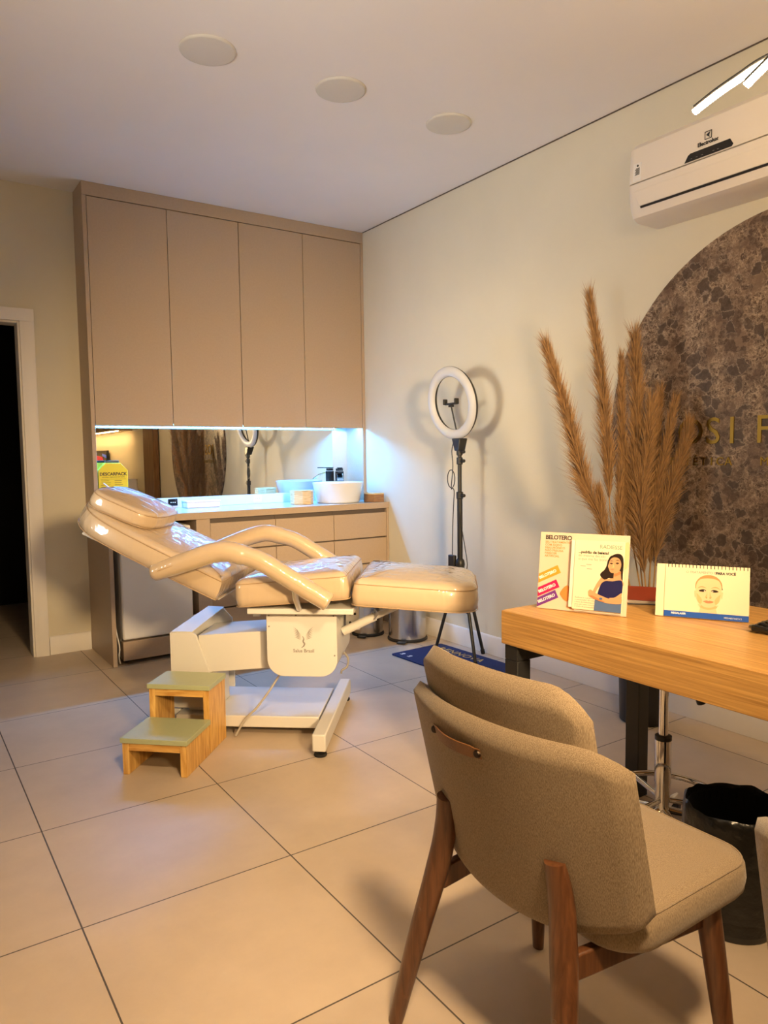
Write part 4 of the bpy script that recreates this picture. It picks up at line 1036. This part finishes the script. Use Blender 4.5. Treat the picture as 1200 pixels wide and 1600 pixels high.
plume('short low pampas plume at the left foot of the bunch', [(2.83, 2.13, z0), (2.76, 2.185, .70), (2.715, 2.21, .88), (2.695, 2.225, 1.05)], .30, .40, .13, 1500, 8)
plume('pampas plume at the back, right of the middle and close to the marble', [(2.91, 2.12, z0), (2.93, 2.11, .95), (2.93, 2.10, 1.25), (2.94, 2.09, 1.50)], .22, .34, .14, 1800, 9)
plume('thin low pampas plume close behind the display board', [(2.82, 2.10, z0), (2.765, 2.14, .75), (2.75, 2.155, .95), (2.755, 2.16, 1.16)], .28, .30, .12, 1300, 10)

# ------------------------------------------------------------------ waste bin with bag
t = thing('waste_bin', 'black waste bin lined with a shiny black bag beside the front chair', 'bin', (1.800, 1.035, 0))
B().lathe([(0, .0006), (.098, .0006), (.102, .006), (.118, .31), (.114, .312), (.098, .012), (0, .010)], n=40).build('bin_body', 'black_plastic', t, angle=50)
b = B(); rows = []
for k, (r_, z) in enumerate(((.1045, .02), (.108, .10), (.1105, .24), (.1135, .306), (.118, .328), (.1235, .322), (.1255, .30), (.125, .24), (.124, .12), (.117, .06))):
    row = []
    for i in range(72):
        a = 2 * PI * i / 72; nz = noise.noise(Vector((math.cos(a) * 3.2, math.sin(a) * 3.2, z * 14)))
        q = r_ + (.006 * nz if k > 4 else 0) + (0.003 * abs(nz) if k > 3 else 0); row.append((q * math.cos(a), q * math.sin(a), z + (.010 * nz if k >= 4 else 0) + (0.02 * nz if k == 8 else 0)))
    row.append(row[0]); rows.append(row)
b.grid(rows); b.build('bin_bag', 'bag', t, weld=True, angle=60)
b = B().lathe([(0, .020), (.10, .021)], n=30); b.build('bag_bottom', 'bag', t)

# ------------------------------------------------------------------ dining chairs
def chair(label, loc, rotz, fab):
    t = thing('dining_chair', label, 'chair', loc, rotz, 'upholstered dining chairs at the desk')
    # outer shell: x is forward, seen from behind at -x
    def shell_pt(y, z, hw, off=0.0):
        x0 = -.150 - .235 * (z - .42)
        k = min(1.15, abs(y) / hw)
        return Vector((x0 + off + WR * k ** 2.3, y, z))
    WR = .085
    def make_shell(zb, zt, hwb, hwt, off, th, name, cr_top, cr_bot, tn=0.0):
        nz, ny = 20, 28; outer = []; inner = []
        for i in range(nz + 1):
            v = i / nz; ro = []; ri = []
            for j in range(ny + 1):
                s = -1 + 2 * j / ny; a = abs(s)
                top = zt - cr_top * max(0, (a - .70) / .30) ** 2.2 - tn * a * a
                bot = zb + cr_bot * a ** 2.2 + .025 * max(0, (a - .88) / .12) ** 2
                z = bot + (top - bot) * v
                hw = hwb + (hwt - hwb) * min(1, max(0, (z - zb) / (zt - zb)))
                p = shell_pt(s * hw, z, .285, off)
                edge = 1.0
                e1 = min(v, 1 - v) * (top - bot); e2 = (1 - a) * hw
                e = min(e1, e2); q = min(1, e / (th * .55)); edge = math.sqrt(max(0, 1 - (1 - q) ** 2))
                nrm = Vector((1, -.75 * s * a ** 1.3, .22)).normalized()
                ro.append(p - nrm * th * .5 * edge); ri.append(p + nrm * th * .5 * edge)
            outer.append(ro); inner.append(ri)
        return B().grid(outer).grid([r_[::-1] for r_ in inner]).build(name, fab, t, weld=True, angle=60)
    sh = make_shell(.372, .772, .284, .284, 0.0, .036, 'back_shell', .032, .085)
    make_shell(.45, .864, .212, .216, .036, .046, 'backrest_cushion', .055, .02)
    # seat
    sp = dense(rounded(-.125, .275, -.264, .264, (.09, .07, .07, .09), 7), .03)
    N = len(sp); P = [Vector((x, y, 0)) for x, y in sp]
    lev = [(.03, .385), (.008, .390), (.0, .402), (-.003, .425), (.0, .448), (.006, .456), (.018, .463), (.04, .467)]
    rows = []
    for ins, z in lev:
        row = []
        for i in range(N):
            tg = (P[(i + 1) % N] - P[i - 1]).normalized(); nn = Vector((tg.y, -tg.x, 0)); row.append(P[i] - nn * ins + Vector((0, 0, z)))
        row.append(row[0].copy()); rows.append(row)
    for k, z in ((.6, .471), (.25, .473), (.02, .474)): rows.append([Vector((.04 + (p.x - .04) * k, p.y * k, z)) for p in rows[7]])
    se = B().grid(rows).poly([p for p in rows[0][:-1]]).build('seat_cushion', fab, t, weld=True, angle=70)
    B().tube([p + Vector((0, 0, .0005)) for p in rows[5][:-1]], .0022, 6, closed=True).build('seat_seam', fab, se)
    # legs: rear ones come up the outside of the shell
    def leg(pts, w0):
        P = smooth_path(pts, 6); n = len(P); out = []
        rr = [w * .5 for w in w0]; R_ = []
        for i in range(n):
            u = i / (n - 1); k = u * (len(w0) - 1); a = int(min(k, len(w0) - 2)); R_.append(rr[a] + (rr[a + 1] - rr[a]) * (k - a))
        return B().tube(P, R_, 14, squash=((1, 0, 0), .82)).build('leg', 'walnut', t, angle=50)
    for s in (-1, 1):
        o = leg([(-.178, s * .150, .545), (-.172, s * .160, .47), (-.182, s * .175, .38), (-.215, s * .212, .20), (-.235, s * .262, .001)], [.042, .052, .054, .046, .034])
        B().cyl((-.200, s * .190, .295), (-.2185, s * .190, .293), .0055, n=12).build('leg_plug', 'walnut', o)
        leg([(.165, s * .222, .383), (.185, s * .240, .20), (.205, s * .258, .001)], [.052, .044, .030])
        B().hexa([(-.175, s * .172 - .010, .335), (.17, s * .215 - .012, .335), (.17, s * .215 + .012, .335), (-.175, s * .172 + .010, .335)], [(-.175, s * .172 - .010, .384), (.17, s * .215 - .012, .384), (.17, s * .215 + .012, .384), (-.175, s * .172 + .010, .384)]).build('side_rail', 'walnut', t, bevel=.004)
    # leather handle
    zz = .706; ys = [-.024 + .155 * i / 14 for i in range(15)]
    rows = []
    for dz in (-.013, -.0125, .0125, .013):
        rows.append([])
    def hp(yv, z, bow): p = shell_pt(yv, z, .285); return p + Vector((-.0165 - bow, .0, 0))
    ring = []
    bld = B()
    lo = []; hi = []; lo2 = []; hi2 = []
    for i, yv in enumerate(ys):
        bow = .013 * math.sin(PI * i / 14); h_ = .0125 * (1 if 1 < i < 13 else .8)
        lo.append(hp(yv, zz - h_, bow + .003)); hi.append(hp(yv, zz + h_, bow + .003)); lo2.append(hp(yv, zz - h_, bow - .0002)); hi2.append(hp(yv, zz + h_, bow - .0002))
    bld.grid([lo, hi, hi2, lo2, lo])
    bld.poly([lo[0], hi[0], hi2[0], lo2[0]]).poly([lo[-1], hi[-1], hi2[-1], lo2[-1]])
    hd = bld.build('leather_handle', 'leather', t, weld=True, bevel=.001)
    for i in (0, 14):
        p = hp(ys[i] + (.007 if i == 0 else -.007), zz, .0032); B().cyl(p, p + Vector((-.006, 0, 0)), .0085, .0065, n=16).build('stud', 'bronze', hd, bevel=.001)
    return t
chair('beige upholstered dining chair with tan leather handle in the foreground', (1.10, 1.0, 0), R(0), 'fabric')
chair('greyer upholstered chair cut off by the right picture edge', (1.12, .245, 0), R(0), 'fabric2')

# ------------------------------------------------------------------ reception behind the camera, seen in the mirror
t = thing('wall_shelf', 'long taupe wall shelf with warm light strip below, seen in the mirror', 'shelf', (XR, -2.4, 1.665))
B().box(-.28, -.001, -1.5, 1.2, 0, .30).build('shelf_body', 'taupe', t, bevel=.002)
B().box(-.22, -.19, -1.45, 1.15, -.008, -.0005).build('light_strip', 'cove', t)
tag(B().box(XR - .09, XR - .017, -.36, .10, .001, ZC - .013).build('wood_pilaster', 'brown_panel', bevel=.003), 'brown wooden pilaster on the wall, seen in the mirror', 'panel')
t = thing('monitor', 'dark computer monitor on the reception wall, seen in the mirror', 'monitor', (XR, -2.85, 1.20), 0)
B().box(-.06, -.025, -.45, .30, -.02, .19).build('screen_frame', 'black_plastic', t, bevel=.004)
B().box(-.063, -.0605, -.43, .28, -.005, .175).build('screen_glass', 'screen', t)
B().prism([(-.0645, -.43, 0), (-.0645, .1, 0), (-.0645, .0, .08), (-.0645, -.43, .11)], (.001, 0, 0)).build('red_image', 'screen_red', t)
B().prism([(-.0645, .0, .10), (-.0645, .28, .06), (-.0645, .28, .11), (-.0645, .0, .14)], (.001, 0, 0)).build('blue_image', 'screen_blue', t)
B().box(-.025, -.001, -.12, .0, .04, .13).build('wall_bracket', 'black_metal', t)
t = thing('side_table', 'high table under a white cloth, seen in the mirror', 'table', (2.60, -1.05, 0))
B().box(-.35, .35, -.50, .45, .93, .955).build('table_top', 'brown_panel', t)
for sx in (-.32, .32):
    for sy in (-.47, .42): B().box(sx - .02, sx + .02, sy - .02, sy + .02, .0008, .93).build('leg', 'black_metal', t)
b = B(); rows = []
for k, z in enumerate((.960, .955, .90, .75, .55)):
    row = []
    base = rounded(-.36 - .004 * (k > 0), .36 + .004 * (k > 0), -.51, .46, .05, 8); base = dense(base, .03)
    for i, (x, y) in enumerate(base):
        wv = (.012 * math.sin(i * .9) + .01 * math.sin(i * .37)) * max(0, k - 1) / 3; ln_ = math.hypot(x, y); row.append((x * (1 + wv / ln_ + .01 * max(0, k - 1)), y * (1 + wv / ln_ + .01 * max(0, k - 1)), z))
    row.append(row[0]); rows.append(row)
b.grid(rows).poly(rows[0][:-1]); tag(b.build('table_cloth', 'cloth', weld=True, loc=(2.60, -1.05, 0)), 'white cloth draped over the high table, seen in the mirror', 'tablecloth')
